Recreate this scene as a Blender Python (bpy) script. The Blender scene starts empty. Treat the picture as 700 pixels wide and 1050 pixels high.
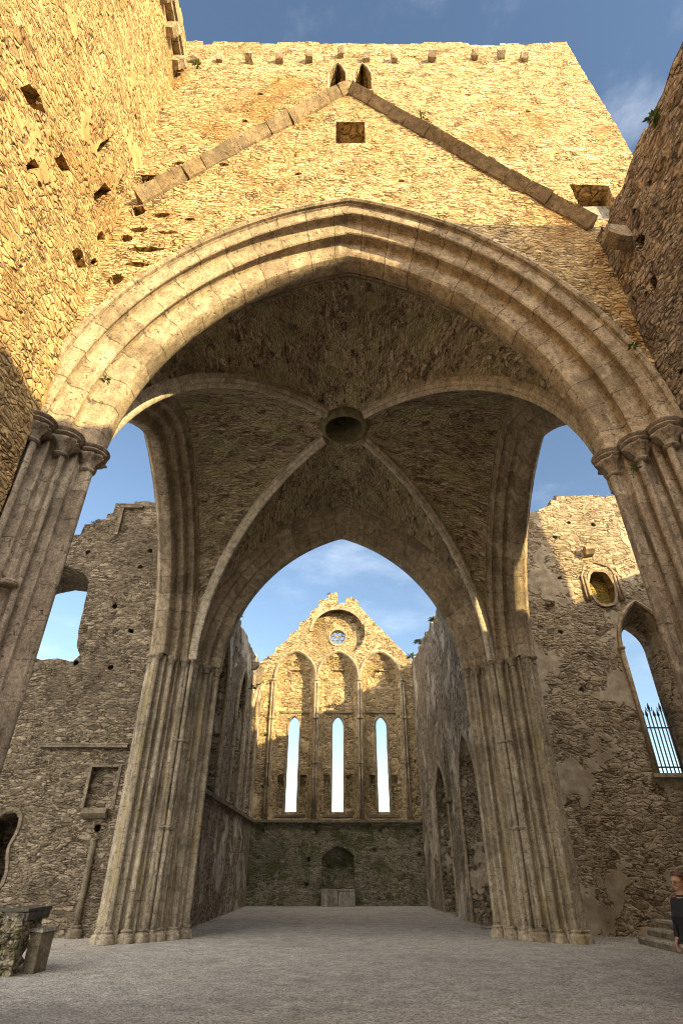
import bpy, bmesh, math, random
import numpy as np
from mathutils import Vector, Matrix
from mathutils.geometry import delaunay_2d_cdt
S = bpy.context.scene
COL = S.collection
PI = math.pi
random.seed(7)
M = {}

# ------------------------------------------------------------------ noise
def _hash(i, j, k, s):
    n = (i * 73856093) ^ (j * 19349663) ^ (k * 83492791) ^ (s * 2654435)
    n = (n ^ (n >> 13)) * 1274126177
    n = n & 0x7fffffff
    n = (n ^ (n >> 15)) * 668265263
    return ((n & 0xffff) / 32767.5) - 1.0
def vnoise(p, s=0):
    p = np.asarray(p, float); i = np.floor(p).astype(np.int64); f = p - i; f = f * f * (3 - 2 * f)
    r = 0
    for a in (0, 1):
        for b in (0, 1):
            for c in (0, 1):
                w = (f[:, 0] if a else 1 - f[:, 0]) * (f[:, 1] if b else 1 - f[:, 1]) * (f[:, 2] if c else 1 - f[:, 2])
                r = r + w * _hash(i[:, 0] + a, i[:, 1] + b, i[:, 2] + c, s)
    return r
def lumps(p, s=0):
    p = np.asarray(p, float)
    return .5 * vnoise(p * np.array([.9, .9, .9]), s) + .45 * vnoise(p * np.array([2.7, 2.7, 4.5]), s + 1) + .4 * vnoise(p * np.array([5.5, 5.5, 9]), s + 2)

# ------------------------------------------------------------------ objects
def origin(o):
    v = Vector((0, 0, 0))
    while o is not None:
        v += o.location; o = o.parent
    return v
def obj(name, verts, faces, mat, parent=None, uvs=None, smooth=None, loc=None):
    """one mesh object; vertices are given in world space (or relative to loc)"""
    base = origin(parent) if parent is not None else Vector((0, 0, 0))
    me = bpy.data.meshes.new(name)
    v = np.asarray(verts, float).reshape(-1, 3)
    if loc is None: v = v - np.array(base)
    me.from_pydata(v.tolist(), [], [list(map(int, f)) for f in faces])
    if uvs is not None:
        l = me.uv_layers.new(name='UVMap')
        vi = np.empty(len(me.loops), int); me.loops.foreach_get('vertex_index', vi)
        l.data.foreach_set('uv', np.asarray(uvs, float)[vi].ravel())
    if smooth is not None:
        me.polygons.foreach_set('use_smooth', smooth if hasattr(smooth, '__len__') else [bool(smooth)] * len(me.polygons))
    me.materials.append(M[mat]); me.update()
    o = bpy.data.objects.new(name, me); COL.objects.link(o)
    if parent is not None: o.parent = parent
    if loc is not None: o.location = Vector(loc) - base
    return o
def again(src, loc, parent=None, rz=None):
    o = src.copy(); COL.objects.link(o); o.parent = parent
    o.location = Vector(loc) - (origin(parent) if parent is not None else Vector((0, 0, 0)))
    if rz is not None: o.rotation_euler = (0, 0, rz)
    return o
def tag(o, label, cat=None, group=None):
    o['label'] = label
    if cat: o['category'] = cat
    if group: o['group'] = group
    return o
def thing(name, label, cat, loc=(0, 0, 0), group=None):
    o = bpy.data.objects.new(name, None); COL.objects.link(o); o.location = loc; o.empty_display_size = .2
    return tag(o, label, cat, group)
def structure(o): o['kind'] = 'structure'; return o

class MB:
    def __init__(s): s.v = []; s.f = []
    def add(s, v, f):
        n = len(s.v); s.v += [tuple(x) for x in v]; s.f += [[i + n for i in q] for q in f]
    def box(s, c, d, rz=0, jit=0, R=None):
        hx, hy, hz = d[0] / 2, d[1] / 2, d[2] / 2
        P = [Vector((sx * hx, sy * hy, sz * hz)) for sz in (-1, 1) for sx, sy in ((-1, -1), (1, -1), (1, 1), (-1, 1))]
        if jit: P = [p + Vector([random.uniform(-jit, jit) for _ in range(3)]) for p in P]
        R = R or Matrix.Rotation(rz, 3, 'Z')
        P = [R @ p + Vector(c) for p in P]
        s.add(P, [(3, 2, 1, 0), (4, 5, 6, 7), (0, 1, 5, 4), (1, 2, 6, 5), (2, 3, 7, 6), (3, 0, 4, 7)])
    def lathe(s, prof, n=16, c=(0, 0, 0), lump=0, seed=0):
        V = []
        for r, z in prof:
            for k in range(n):
                a = 2 * PI * k / n
                rr = r * (1 + (lump * math.sin(6 * a + z * 40) if lump and r > .01 else 0))
                V.append((c[0] + rr * math.cos(a), c[1] + rr * math.sin(a), c[2] + z))
        F = [(i * n + k, i * n + (k + 1) % n, (i + 1) * n + (k + 1) % n, (i + 1) * n + k) for i in range(len(prof) - 1) for k in range(n)]
        F += [tuple(reversed(range(n))), tuple(range((len(prof) - 1) * n, len(prof) * n))]
        s.add(V, F)
    def tube(s, pts, r, n=8, cap=True):
        pts = [Vector(p) for p in pts]; V = []
        for i, p in enumerate(pts):
            t = (pts[min(i + 1, len(pts) - 1)] - pts[max(i - 1, 0)]).normalized()
            a = t.cross(Vector((.13, .21, .97)));
            if a.length < .05: a = t.cross(Vector((1, 0, 0)))
            a.normalize(); b = t.cross(a)
            rr = r[i] if hasattr(r, '__len__') else r
            V += [p + (a * math.cos(2 * PI * k / n) + b * math.sin(2 * PI * k / n)) * rr for k in range(n)]
        F = [(i * n + k, i * n + (k + 1) % n, (i + 1) * n + (k + 1) % n, (i + 1) * n + k) for i in range(len(pts) - 1) for k in range(n)]
        if cap: F += [tuple(reversed(range(n))), tuple(range((len(pts) - 1) * n, len(pts) * n))]
        s.add(V, F)
    def build(s, name, mat, parent=None, smooth=False, loc=None): return obj(name, s.v, s.f, mat, parent, None, smooth, loc)

# ------------------------------------------------------------------ walls
def inside(pts, poly):
    x, y = pts[:, 0], pts[:, 1]; r = np.zeros(len(pts), bool); n = len(poly)
    for i in range(n):
        x0, y0 = poly[i]; x1, y1 = poly[(i + 1) % n]
        if y0 == y1: continue
        c = ((y0 > y) != (y1 > y)) & (x < (x1 - x0) * (y - y0) / (y1 - y0) + x0)
        r ^= c
    return r
def subdiv(poly, cell):
    out = []
    for i, a in enumerate(poly):
        b = poly[(i + 1) % len(poly)]; L = math.hypot(b[0] - a[0], b[1] - a[1]); k = max(1, int(round(L / cell)))
        out += [(a[0] + (b[0] - a[0]) * j / k, a[1] + (b[1] - a[1]) * j / k) for j in range(k)]
    return out
def wall(name, mat, O, U, N, outline, parent=None, holes=(), open_holes=(), pits=(), thick=.8, cell=.14, amp=.03, seed=1, rough_edge=.012, back=True):
    """masonry wall: front face meshed and weathered, holes cut right through, pits are blind recesses (polygon, depth)"""
    O, U, N = np.array(O, float), np.array(U, float), np.array(N, float); Zv = np.array([0, 0, 1.])
    rs = np.random.RandomState(seed)
    loops = [('o', outline, thick)] + [('h', h, thick) for h in holes] + [('x', h, 0) for h in open_holes] + [('p', p, d) for p, d in pits]
    P = []; E = []; own = []; rng = []
    for li, (k, poly, d) in enumerate(loops):
        q = subdiv(poly, cell); n = len(P); P += q; own += [li] * len(q)
        E += [(n + i, n + (i + 1) % len(q)) for i in range(len(q))]; rng.append((n, len(q)))
    B = np.array(P)
    mn, mx = B.min(0), B.max(0)
    gx = np.arange(mn[0] + cell / 2, mx[0], cell); gy = np.arange(mn[1] + cell / 2, mx[1], cell * .9)
    X, Y = np.meshgrid(gx, gy); X = X + (np.arange(len(gy)) % 2)[:, None] * cell / 2
    G = np.stack([X.ravel(), Y.ravel()], 1) + rs.uniform(-.22, .22, (X.size, 2)) * cell
    ok = inside(G, loops[0][1])
    for k, poly, d in loops[1:]: ok &= ~inside(G, poly)
    G = G[ok]
    keep = np.ones(len(G), bool)
    for k, poly, d in loops:
        for i in range(len(poly)):
            a = np.array(poly[i]); b = np.array(poly[(i + 1) % len(poly)]); ab = b - a; L2 = ab @ ab + 1e-12
            t = np.clip(((G - a) @ ab) / L2, 0, 1); keep &= np.hypot(*(G - a - t[:, None] * ab).T) > cell * .42
    G = G[keep]
    allp = np.vstack([B, G])
    vs, es, fs, ov, oe, of = delaunay_2d_cdt([Vector(p) for p in allp.tolist()], E, [], 0, 1e-6)
    vs = np.array([tuple(v) for v in vs]); F = np.array([f for f in fs if len(f) == 3])
    c = vs[F].mean(1); ok = inside(c, loops[0][1])
    for k, poly, d in loops[1:]: ok &= ~inside(c, poly)
    F = F[ok]
    a_ = vs[F]; area = (a_[:, 1, 0] - a_[:, 0, 0]) * (a_[:, 2, 1] - a_[:, 0, 1]) - (a_[:, 2, 0] - a_[:, 0, 0]) * (a_[:, 1, 1] - a_[:, 0, 1])
    F[area < 0] = F[area < 0][:, ::-1]
    owner = np.full(len(vs), -1)
    for i, o in enumerate(ov):
        for q in o:
            if q < len(own): owner[i] = own[q]; break
    W = O + vs[:, :1] * U + vs[:, 1:2] * Zv
    nz = lumps(W, seed) * amp
    ed = owner >= 0
    wob = np.stack([vnoise(W * 6, seed + 9), vnoise(W * 6, seed + 11)], 1) * rough_edge
    wob[~ed] = 0; flat = np.isin(owner, [i for i, l in enumerate(loops) if l[0] == 'x']); wob[flat] = 0; nz[flat] *= .2
    V0 = W + nz[:, None] * N + wob[:, :1] * U + wob[:, 1:2] * Zv
    V = V0.tolist(); FF = F.tolist(); sm = [True] * len(FF)
    dirs = {}
    for f in FF:
        for i in range(3): dirs[(f[i], f[(i + 1) % 3])] = 1
    bnd = [e for e in dirs if (e[1], e[0]) not in dirs]
    m1 = {}; m2 = {}
    capF = {}
    for a, b in bnd:
        la = owner[a]; lb = owner[b]
        L = la if la > 0 else lb if lb > 0 else max(la, 0)
        if loops[L][0] == 'x': continue
        d = loops[L][2]
        for q in (a, b):
            if (q, L) not in m1:
                m1[(q, L)] = len(V); V.append(V[q])
                m2[(q, L)] = len(V)
                w = W[q] - N * d + (wob[q, 0] * U + wob[q, 1] * Zv) * 1.5
                V.append(w.tolist())
        FF.append([m1[(b, L)], m1[(a, L)], m2[(a, L)], m2[(b, L)]]); sm.append(False)
        if loops[L][0] == 'p': capF.setdefault(L, []).append((a, b))
    for L, (k, poly, d) in enumerate(loops):          # bottoms of blind recesses
        if k != 'p': continue
        n, cnt = rng[L]
        q = P[n:n + cnt]
        v2, _, f2, _, _, _ = delaunay_2d_cdt([Vector(p) for p in q], [(i, (i + 1) % cnt) for i in range(cnt)], [], 1, 1e-6)
        b0 = len(V)
        for p in v2: V.append((O + U * p[0] + Zv * p[1] - N * (d - .002)).tolist())
        for f in f2:
            a_ = [v2[i] for i in f]; ar = (a_[1].x - a_[0].x) * (a_[2].y - a_[0].y) - (a_[2].x - a_[0].x) * (a_[1].y - a_[0].y)
            f = list(f) if ar > 0 else list(f)[::-1]
            FF.append([b0 + i for i in f]); sm.append(False)
    if back:
        idx = [i for i in range(len(P)) if loops[own[i]][0] in 'oh']
        mp = {g: i for i, g in enumerate(idx)}
        v2, _, f2, _, _, _ = delaunay_2d_cdt([Vector(P[g]) for g in idx], [(mp[a], mp[b]) for a, b in E if a in mp and b in mp], [], 0, 1e-6)
        v2 = np.array([tuple(v) for v in v2]); f2 = np.array([f for f in f2 if len(f) == 3])
        c = v2[f2].mean(1); ok = inside(c, loops[0][1])
        for k, poly, d in loops[1:]:
            if k == 'h': ok &= ~inside(c, poly)
        b0 = len(V)
        for p in v2: V.append((O + U * p[0] + Zv * p[1] - N * thick).tolist())
        for f in f2[ok]:
            a_ = v2[f]; ar = (a_[1][0] - a_[0][0]) * (a_[2][1] - a_[0][1]) - (a_[2][0] - a_[0][0]) * (a_[1][1] - a_[0][1])
            f = list(f)[::-1] if ar > 0 else list(f)
            FF.append([b0 + i for i in f]); sm.append(False)
    return obj(name, V, FF, mat, parent, None, sm)

def ragged(a, b, seed, step=.45, amp=.12, base=0):
    """ruined top edge from a to b as broken courses (points excluding the ends)"""
    r = random.Random(seed); L = math.hypot(b[0] - a[0], b[1] - a[1]); out = []; t = r.uniform(.1, .4) * step
    h = r.uniform(-amp, amp)
    while t < L - .1:
        f = t / L; x, y = a[0] + (b[0] - a[0]) * f, a[1] + (b[1] - a[1]) * f
        out.append((x, y + h + base)); h2 = r.uniform(-amp, amp)
        if abs(h2 - h) > .05: out.append((x + .035 * (1 if b[0] > a[0] else -1), y + h2 + base))
        h = h2; t += step * r.uniform(.4, 1.6)
    return out
def arch_poly(cx, half, z0, zs, za, n=10):
    r = za - zs; c = (r * r - half * half) / (2 * half); R = half + c; ta = math.asin(min(1, r / R))
    if c < 0: ta = math.pi - math.asin(r / R) if False else math.atan2(r, c)
    right = [(cx - c + R * math.cos(ta * i / n), zs + R * math.sin(ta * i / n)) for i in range(n + 1)]
    left = [(2 * cx - x, z) for x, z in right[:-1]][::-1]
    return [(cx + half, z0)] + right + left + [(cx - half, z0)]
def irregular(cx, cz, w, h, seed, k=7):
    r = random.Random(seed)
    return [(cx + w / 2 * math.cos(2 * PI * i / k + .4) * r.uniform(.75, 1.15), cz + h / 2 * math.sin(2 * PI * i / k + .4) * r.uniform(.75, 1.15)) for i in range(k)]
def rect(x0, z0, x1, z1): return [(x0, z0), (x1, z0), (x1, z1), (x0, z1)]

# ------------------------------------------------------------------ materials
def nmat(name):
    m = bpy.data.materials.new(name); m.use_nodes = True; nt = m.node_tree; nt.nodes.clear()
    out = nt.nodes.new('ShaderNodeOutputMaterial'); b = nt.nodes.new('ShaderNodeBsdfPrincipled'); nt.links.new(b.outputs[0], out.inputs[0])
    M[name] = m
    return nt, b
class G:
    def __init__(s, nt): s.nt = nt
    def n(s, t, **k):
        q = s.nt.nodes.new('ShaderNode' + t)
        for a, v in k.items(): setattr(q, a, v)
        return q
    def l(s, a, b): s.nt.links.new(a, b)
    def set(s, sock, v):
        if hasattr(v, 'is_linked') or isinstance(v, bpy.types.NodeSocket): s.l(v, sock)
        else: sock.default_value = v
    def math(s, op, a, b=0.0, clamp=False):
        q = s.n('Math', operation=op, use_clamp=clamp); s.set(q.inputs[0], a); s.set(q.inputs[1], b); return q.outputs[0]
    def vm(s, op, a, b):
        q = s.n('VectorMath', operation=op); s.set(q.inputs[0], a); s.set(q.inputs[1], b); return q.outputs[0]
    def noise(s, vec, scale, detail=3, rough=.55, out=0):
        q = s.n('TexNoise'); s.l(vec, q.inputs['Vector']); q.inputs['Scale'].default_value = scale; q.inputs['Detail'].default_value = detail; q.inputs['Roughness'].default_value = rough
        return q.outputs[out]
    def mr(s, v, a, b, c=0., d=1., smooth=True):
        q = s.n('MapRange'); q.interpolation_type = 'SMOOTHSTEP' if smooth else 'LINEAR'
        s.set(q.inputs[0], v); q.inputs[1].default_value = a; q.inputs[2].default_value = b; q.inputs[3].default_value = c; q.inputs[4].default_value = d
        return q.outputs[0]
    def mix(s, f, a, b, mode='MIX'):
        q = s.n('Mix', data_type='RGBA', blend_type=mode); s.set(q.inputs[0], f)
        for i, v in ((6, a), (7, b)):
            if isinstance(v, tuple): q.inputs[i].default_value = (*v, 1) if len(v) == 3 else v
            else: s.l(v, q.inputs[i])
        return q.outputs[2]
    def ramp(s, f, stops, const=False):
        q = s.n('ValToRGB'); s.l(f, q.inputs[0]); e = q.color_ramp.elements
        q.color_ramp.interpolation = 'CONSTANT' if const else 'LINEAR'
        while len(e) < len(stops): e.new(.5)
        for el, (p, c) in zip(e, stops): el.position = p; el.color = (*c, 1)
        return q.outputs[0]
    def bump(s, h, strength, dist, nrm=None):
        q = s.n('Bump'); s.l(h, q.inputs['Height']); q.inputs['Strength'].default_value = strength; q.inputs['Distance'].default_value = dist
        if nrm: s.l(nrm, q.inputs['Normal'])
        return q.outputs[0]

def warm(c, k=1.0): return (min(.75, c[0] * (1 + .05 * k)), c[1] * (1 - .06 * k), c[2] * (1 - .25 * k))
def rubble(name, cols, mortar, gap, scale=(2.5, 2.5, 6), stain=(.12, .1, .08), stain_amt=.5, plaster=None, plaster_lo=.56, moss=None, moss_lo=.62, gap_amt=.5, bump=.06, uv=False, white=.0, streak=0., wk=.25):
    cols = [warm(c, wk) for c in cols]; mortar = warm(mortar, wk); gap = warm(gap, wk); stain = warm(stain, wk); plaster = warm(plaster, wk) if plaster else None
    nt, b = nmat(name); g = G(nt)
    if uv:
        pos = g.n('UVMap').outputs[0]
    else: pos = g.n('NewGeometry').outputs['Position']
    w1 = g.vm('SUBTRACT', g.noise(pos, 1.1, 0, .5, 1), (.5, .5, .5)); w2 = g.vm('SUBTRACT', g.noise(pos, 6, 0, .5, 1), (.5, .5, .5))
    p = g.vm('ADD', pos, g.vm('ADD', g.vm('MULTIPLY', w1, (.3, .3, .22)), g.vm('MULTIPLY', w2, (.1, .1, .05))))
    fine = g.noise(pos, 22, 2, .75); mid = g.noise(pos, 5, 2, .65); big = g.noise(pos, .33, 5, .62)
    msk = g.mr(g.noise(pos, .95, 1, .6), .47, .49)
    def cells(kk, off):
        sv = g.vm('ADD', g.vm('MULTIPLY', p, tuple(x * kk for x in scale)), off)
        ve = g.n('TexVoronoi', feature='DISTANCE_TO_EDGE'); g.l(sv, ve.inputs['Vector']); ve.inputs['Scale'].default_value = 1
        vc = g.n('TexVoronoi', feature='F1'); g.l(sv, vc.inputs['Vector']); vc.inputs['Scale'].default_value = 1
        return g.math('DIVIDE', ve.outputs['Distance'], kk), vc.outputs['Color']
    d1, c1 = cells(1.0, (0, 0, 0)); d2, c2 = cells(1.75, (3.3, 1.7, 5.1))
    dist = g.math('ADD', g.math('MULTIPLY', d1, g.math('SUBTRACT', 1, msk)), g.math('MULTIPLY', d2, msk)); ccol = g.mix(msk, c1, c2)
    sep = g.n('SeparateColor'); g.l(ccol, sep.inputs[0]); r1, r2 = sep.outputs[0], sep.outputs[1]
    edge = g.math('ADD', dist, g.math('MULTIPLY', g.math('SUBTRACT', fine, .5), .09))
    m = g.mr(edge, .0, .075); pil = g.mr(dist, 0, .24)
    k = len(cols); stone = g.ramp(r1, [((i + .0) / k, c) for i, c in enumerate(cols)], True)
    stone = g.mix(1, stone, g.ramp(g.math('ADD', g.math('MULTIPLY', fine, .6), g.math('MULTIPLY', mid, .4)), [(.32, (.4, .39, .37)), (.5, (.95, .95, .95)), (.66, (1.5, 1.48, 1.42))]), 'MULTIPLY')
    gm = g.mr(g.noise(pos, 2.3, 2, .75), .66 - .22 * gap_amt, .76 - .22 * gap_amt)
    mort = g.mix(gm, g.mix(1, g.ramp(mid, [(.3, (.75, .75, .75)), (.7, (1.2, 1.2, 1.2))]), mortar, 'MULTIPLY'), gap)
    c = g.mix(m, mort, stone)
    h = g.math('ADD', g.math('MULTIPLY', g.math('ADD', g.math('MULTIPLY', m, .5), g.math('MULTIPLY', pil, .5)), g.math('ADD', .45, g.math('MULTIPLY', gm, .6))), g.math('ADD', g.math('MULTIPLY', g.math('MULTIPLY', r2, m), .55), g.math('ADD', g.math('MULTIPLY', fine, .13), g.math('MULTIPLY', mid, .12))))
    # missing stones: small dark sockets
    sock = g.math('MULTIPLY', g.mr(sep.outputs[2], .93, .95), m)
    c = g.mix(g.math('MULTIPLY', sock, .75), c, gap); h = g.math('SUBTRACT', h, g.math('MULTIPLY', sock, 1.1))
    spk = g.mr(g.noise(g.vm('MULTIPLY', pos, (1, 1, 1.7)), 11, 1, .6), .62, .69)
    c = g.mix(g.math('MULTIPLY', spk, .85), c, gap); h = g.math('SUBTRACT', h, g.math('MULTIPLY', spk, .45))
    pale = g.mr(g.noise(g.vm('MULTIPLY', pos, (1, 1, 2.2)), 3.6, 5, .7), .56, .66)
    c = g.mix(g.math('MULTIPLY', pale, .55), c, tuple(min(.7, x * 1.18) for x in mortar))
    if plaster:
        pn = g.math('ADD', g.noise(pos, .5, 4, .7), g.math('MULTIPLY', g.math('SUBTRACT', mid, .5), .12))
        pm = g.mr(pn, plaster_lo, plaster_lo + .035)
        pc = g.mix(1, g.ramp(g.noise(pos, 2.2, 6, .7), [(.3, (.55, .53, .5)), (.5, (.9, .9, .9)), (.68, (1.3, 1.28, 1.22))]), plaster, 'MULTIPLY')
        c = g.mix(pm, c, pc); h = g.mix(pm, h, g.math('ADD', 1.15, g.math('MULTIPLY', mid, .25)))
    if streak:
        st = g.noise(g.vm('MULTIPLY', pos, (2.6, 2.6, .22)), 1, 5, .65)
        c = g.mix(g.math('MULTIPLY', g.mr(st, .5, .68), streak), c, tuple(x * .45 for x in stain)); c = g.mix(g.math('MULTIPLY', g.mr(st, .46, .3), streak * .6), c, tuple(min(1, x * 2.6) for x in stain))
    c = g.mix(g.math('MULTIPLY', g.mr(big, .48, .68), stain_amt), c, stain)
    if moss: c = g.mix(g.math('MULTIPLY', g.mr(g.math('ADD', g.noise(pos, .8, 7, .7), g.math('MULTIPLY', g.math('SUBTRACT', fine, .5), .2)), moss_lo, moss_lo + .1), .75), c, moss)
    if white: c = g.mix(g.math('MULTIPLY', g.mr(g.noise(pos, 3.3, 6, .75), .6, .7), white), c, (.55, .52, .46))
    g.l(c, b.inputs['Base Color']); b.inputs['Roughness'].default_value = .95; b.inputs['Specular IOR Level'].default_value = .15
    g.l(g.bump(h, 1, bump), b.inputs['Normal'])

def dressed(name, cols, joint=(.1, .085, .065), stain=(.1, .085, .065), stain_amt=.55, white=.5, algae=None, blen=.5, bh=.42, streak=.5, cvar=1.0, jw=.007, tone=.9, wk=.3):
    cols = [tuple(x * tone for x in warm(c, wk)) for c in cols]; joint = warm(joint, .4); stain = warm(stain, .3)
    nt, b = nmat(name); g = G(nt)
    pos = g.n('NewGeometry').outputs['Position']; uv = g.n('UVMap').outputs[0]
    uvw = g.vm('ADD', uv, g.vm('MULTIPLY', g.vm('SUBTRACT', g.noise(pos, 4, 0, .5, 1), (.5, .5, .5)), (.03, .012, 0)))
    br = g.n('TexBrick'); g.l(uvw, br.inputs['Vector']); br.inputs['Scale'].default_value = 1; br.inputs['Mortar Size'].default_value = jw; br.inputs['Mortar Smooth'].default_value = .35
    br.inputs['Brick Width'].default_value = blen; br.inputs['Row Height'].default_value = bh; br.inputs['Color1'].default_value = (0, 0, 0, 1); br.inputs['Color2'].default_value = (1, 1, 1, 1); br.inputs['Mortar'].default_value = (.5, .5, .5, 1); br.inputs['Bias'].default_value = 0
    br.offset = .37; br.squash = 1.0
    av = tuple(sum(c[i] for c in cols) / len(cols) for i in range(3)); cols = [tuple(av[i] + (c[i] - av[i]) * cvar for i in range(3)) for c in cols]
    k = len(cols); stone = g.ramp(br.outputs['Color'], [(i / (k - 1), c) for i, c in enumerate(cols)])
    fine = g.noise(pos, 30, 2, .75); mid = g.noise(pos, 6, 3, .72); big = g.noise(pos, .7, 4, .65)
    c = g.mix(1, stone, g.ramp(g.math('ADD', g.math('MULTIPLY', fine, .5), g.math('MULTIPLY', mid, .5)), [(.34, (.42, .41, .4)), (.5, (.95, .95, .95)), (.64, (1.5, 1.49, 1.46))]), 'MULTIPLY')
    st = g.noise(g.vm('MULTIPLY', pos, (4.5, 4.5, .35)), 1, 6, .68)
    c = g.mix(g.math('MULTIPLY', g.mr(st, .5, .68), streak), c, stain)
    c = g.mix(g.math('MULTIPLY', g.mr(big, .46, .66), stain_amt), c, stain)
    if algae: c = g.mix(g.math('MULTIPLY', g.mr(g.noise(g.vm('MULTIPLY', pos, (2.2, 2.2, .45)), 1, 6, .65), .54, .64), .5), c, algae)
    wn = g.noise(g.vm('MULTIPLY', pos, (3, 3, 1.3)), 1, 8, .72)
    c = g.mix(g.math('MULTIPLY', g.mr(wn, .57, .65), white), c, (.54, .48, .37))
    c = g.mix(g.math('MULTIPLY', br.outputs['Fac'], .75), c, g.mix(g.mr(mid, .5, .62), joint, (.42, .37, .28)))
    h = g.math('SUBTRACT', g.math('ADD', g.math('MULTIPLY', fine, .12), g.math('MULTIPLY', mid, .3)), g.math('MULTIPLY', br.outputs['Fac'], .45))
    pits = g.mr(g.noise(pos, 9, 1, .7), .64, .74); h = g.math('SUBTRACT', h, g.math('MULTIPLY', pits, .5)); c = g.mix(g.math('MULTIPLY', pits, .45), c, joint)
    g.l(c, b.inputs['Base Color']); b.inputs['Roughness'].default_value = .9; b.inputs['Specular IOR Level'].default_value = .2
    g.l(g.bump(h, 1, .035), b.inputs['Normal'])

def plain(name, col, rough=.6, metal=0, var=.25, nscale=12, bump=.0):
    nt, b = nmat(name); g = G(nt); pos = g.n('TexCoord').outputs['Object']
    nz = g.noise(pos, nscale, 5, .65)
    c = g.mix(1, g.ramp(nz, [(.3, (1 - var,) * 3), (.7, (1 + var,) * 3)]), tuple(col), 'MULTIPLY')
    g.l(c, b.inputs['Base Color']); b.inputs['Roughness'].default_value = rough; b.inputs['Metallic'].default_value = metal
    if bump: g.l(g.bump(nz, 1, bump), b.inputs['Normal'])

rubble('tower_rubble', [(.44, .36, .25), (.52, .44, .31), (.38, .31, .22), (.58, .51, .38), (.33, .27, .2), (.47, .4, .3)], (.54, .46, .33), (.13, .095, .06), (3.5, 3.5, 8.8), (.30, .19, .09), .8, gap_amt=.6, bump=.08, white=.4, wk=1.25)
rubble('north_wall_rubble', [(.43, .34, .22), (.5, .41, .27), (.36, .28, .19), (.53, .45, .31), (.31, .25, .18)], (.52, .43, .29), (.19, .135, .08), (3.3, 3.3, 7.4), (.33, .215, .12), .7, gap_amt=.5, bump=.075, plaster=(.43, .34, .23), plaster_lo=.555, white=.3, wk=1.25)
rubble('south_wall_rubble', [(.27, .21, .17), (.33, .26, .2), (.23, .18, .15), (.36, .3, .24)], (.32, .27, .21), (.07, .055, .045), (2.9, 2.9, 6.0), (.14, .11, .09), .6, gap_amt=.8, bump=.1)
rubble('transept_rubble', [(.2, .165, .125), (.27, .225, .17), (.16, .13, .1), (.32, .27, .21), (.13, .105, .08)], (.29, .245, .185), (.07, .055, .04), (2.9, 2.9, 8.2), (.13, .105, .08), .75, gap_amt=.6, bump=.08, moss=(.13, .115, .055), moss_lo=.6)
rubble('plaster_rubble', [(.32, .265, .2), (.4, .34, .26), (.26, .215, .16), (.43, .37, .29)], (.4, .34, .26), (.085, .068, .05), (2.2, 2.2, 5.6), (.17, .135, .1), .6, plaster=(.43, .38, .31), plaster_lo=.525, gap_amt=.6, moss=(.15, .13, .06), moss_lo=.66)
rubble('choir_rubble', [(.3, .25, .19), (.36, .31, .24), (.25, .21, .16), (.4, .35, .28)], (.38, .32, .25), (.08, .065, .05), (2.3, 2.3, 5.2), (.14, .115, .095), .5, plaster=(.5, .455, .39), plaster_lo=.53, streak=.4, white=.3, gap_amt=.6, bump=.09)
rubble('gable_rubble', [(.4, .33, .22), (.48, .4, .27), (.34, .27, .18), (.52, .45, .32), (.3, .24, .17)], (.5, .42, .29), (.12, .09, .06), (2.3, 2.3, 5), (.22, .17, .11), .55, gap_amt=.5, plaster=(.5, .43, .3), plaster_lo=.58, bump=.1, white=.3, wk=.7)
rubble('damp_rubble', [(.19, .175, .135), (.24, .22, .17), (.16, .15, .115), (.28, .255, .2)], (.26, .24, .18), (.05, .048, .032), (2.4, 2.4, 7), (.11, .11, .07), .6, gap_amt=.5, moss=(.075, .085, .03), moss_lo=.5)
rubble('vault_rubble', [(.46, .36, .26), (.56, .45, .33), (.36, .28, .2), (.62, .53, .4), (.27, .21, .15)], (.54, .45, .32), (.07, .053, .04), (2.4, 8, 1), (.2, .15, .105), .6, gap_amt=.75, bump=.08, uv=True, moss=(.5, .45, .25), moss_lo=.47, white=.6)
rubble('tomb_rubble', [(.24, .21, .15), (.32, .28, .21), (.17, .15, .11), (.38, .34, .27)], (.27, .24, .17), (.05, .045, .035), (5, 5, 6), (.12, .11, .07), .5, gap_amt=.7, moss=(.12, .12, .04), moss_lo=.52)
dressed('arch_stone', [(.33, .27, .2), (.43, .36, .27), (.38, .31, .23), (.5, .43, .33), (.3, .24, .185)], white=.5, blen=.62, bh=9, cvar=1.0, jw=.012)
dressed('pier_stone', [(.37, .31, .26), (.47, .4, .335), (.33, .27, .225), (.52, .46, .385), (.4, .33, .28)], white=.42, blen=.6, bh=1.05, streak=1.0, cvar=.8, tone=.74, wk=.35)
dressed('east_pier_stone', [(.4, .345, .275), (.49, .43, .345), (.35, .3, .235), (.54, .485, .4)], white=.5, blen=.6, bh=1.05, cvar=.8, tone=.8, wk=.3, algae=(.36, .29, .14), streak=.6)
dressed('scar_stone', [(.24, .18, .11), (.3, .23, .15), (.2, .155, .1)], white=.1, blen=.7, stain_amt=.6)
dressed('rib_stone', [(.6, .54, .45), (.66, .6, .5), (.54, .48, .39)], white=.6, bh=9, stain_amt=.3, streak=.3, cvar=.7)
dressed('trim_stone', [(.36, .3, .22), (.44, .37, .28), (.31, .255, .19)], white=.3, blen=.4)
dressed('dark_trim', [(.2, .17, .13), (.25, .215, .165), (.17, .145, .11)], white=.2, blen=.7)
dressed('step_stone', [(.36, .33, .29), (.42, .39, .34), (.33, .3, .26)], white=.4, blen=1.2, bh=.5)
dressed('slab_stone', [(.1, .095, .085), (.13, .12, .105), (.09, .085, .075)], white=.15, blen=3, bh=2)
dressed('grey_slab', [(.3, .295, .27), (.36, .35, .32), (.27, .265, .24)], white=.4, blen=.7, bh=.8)
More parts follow.
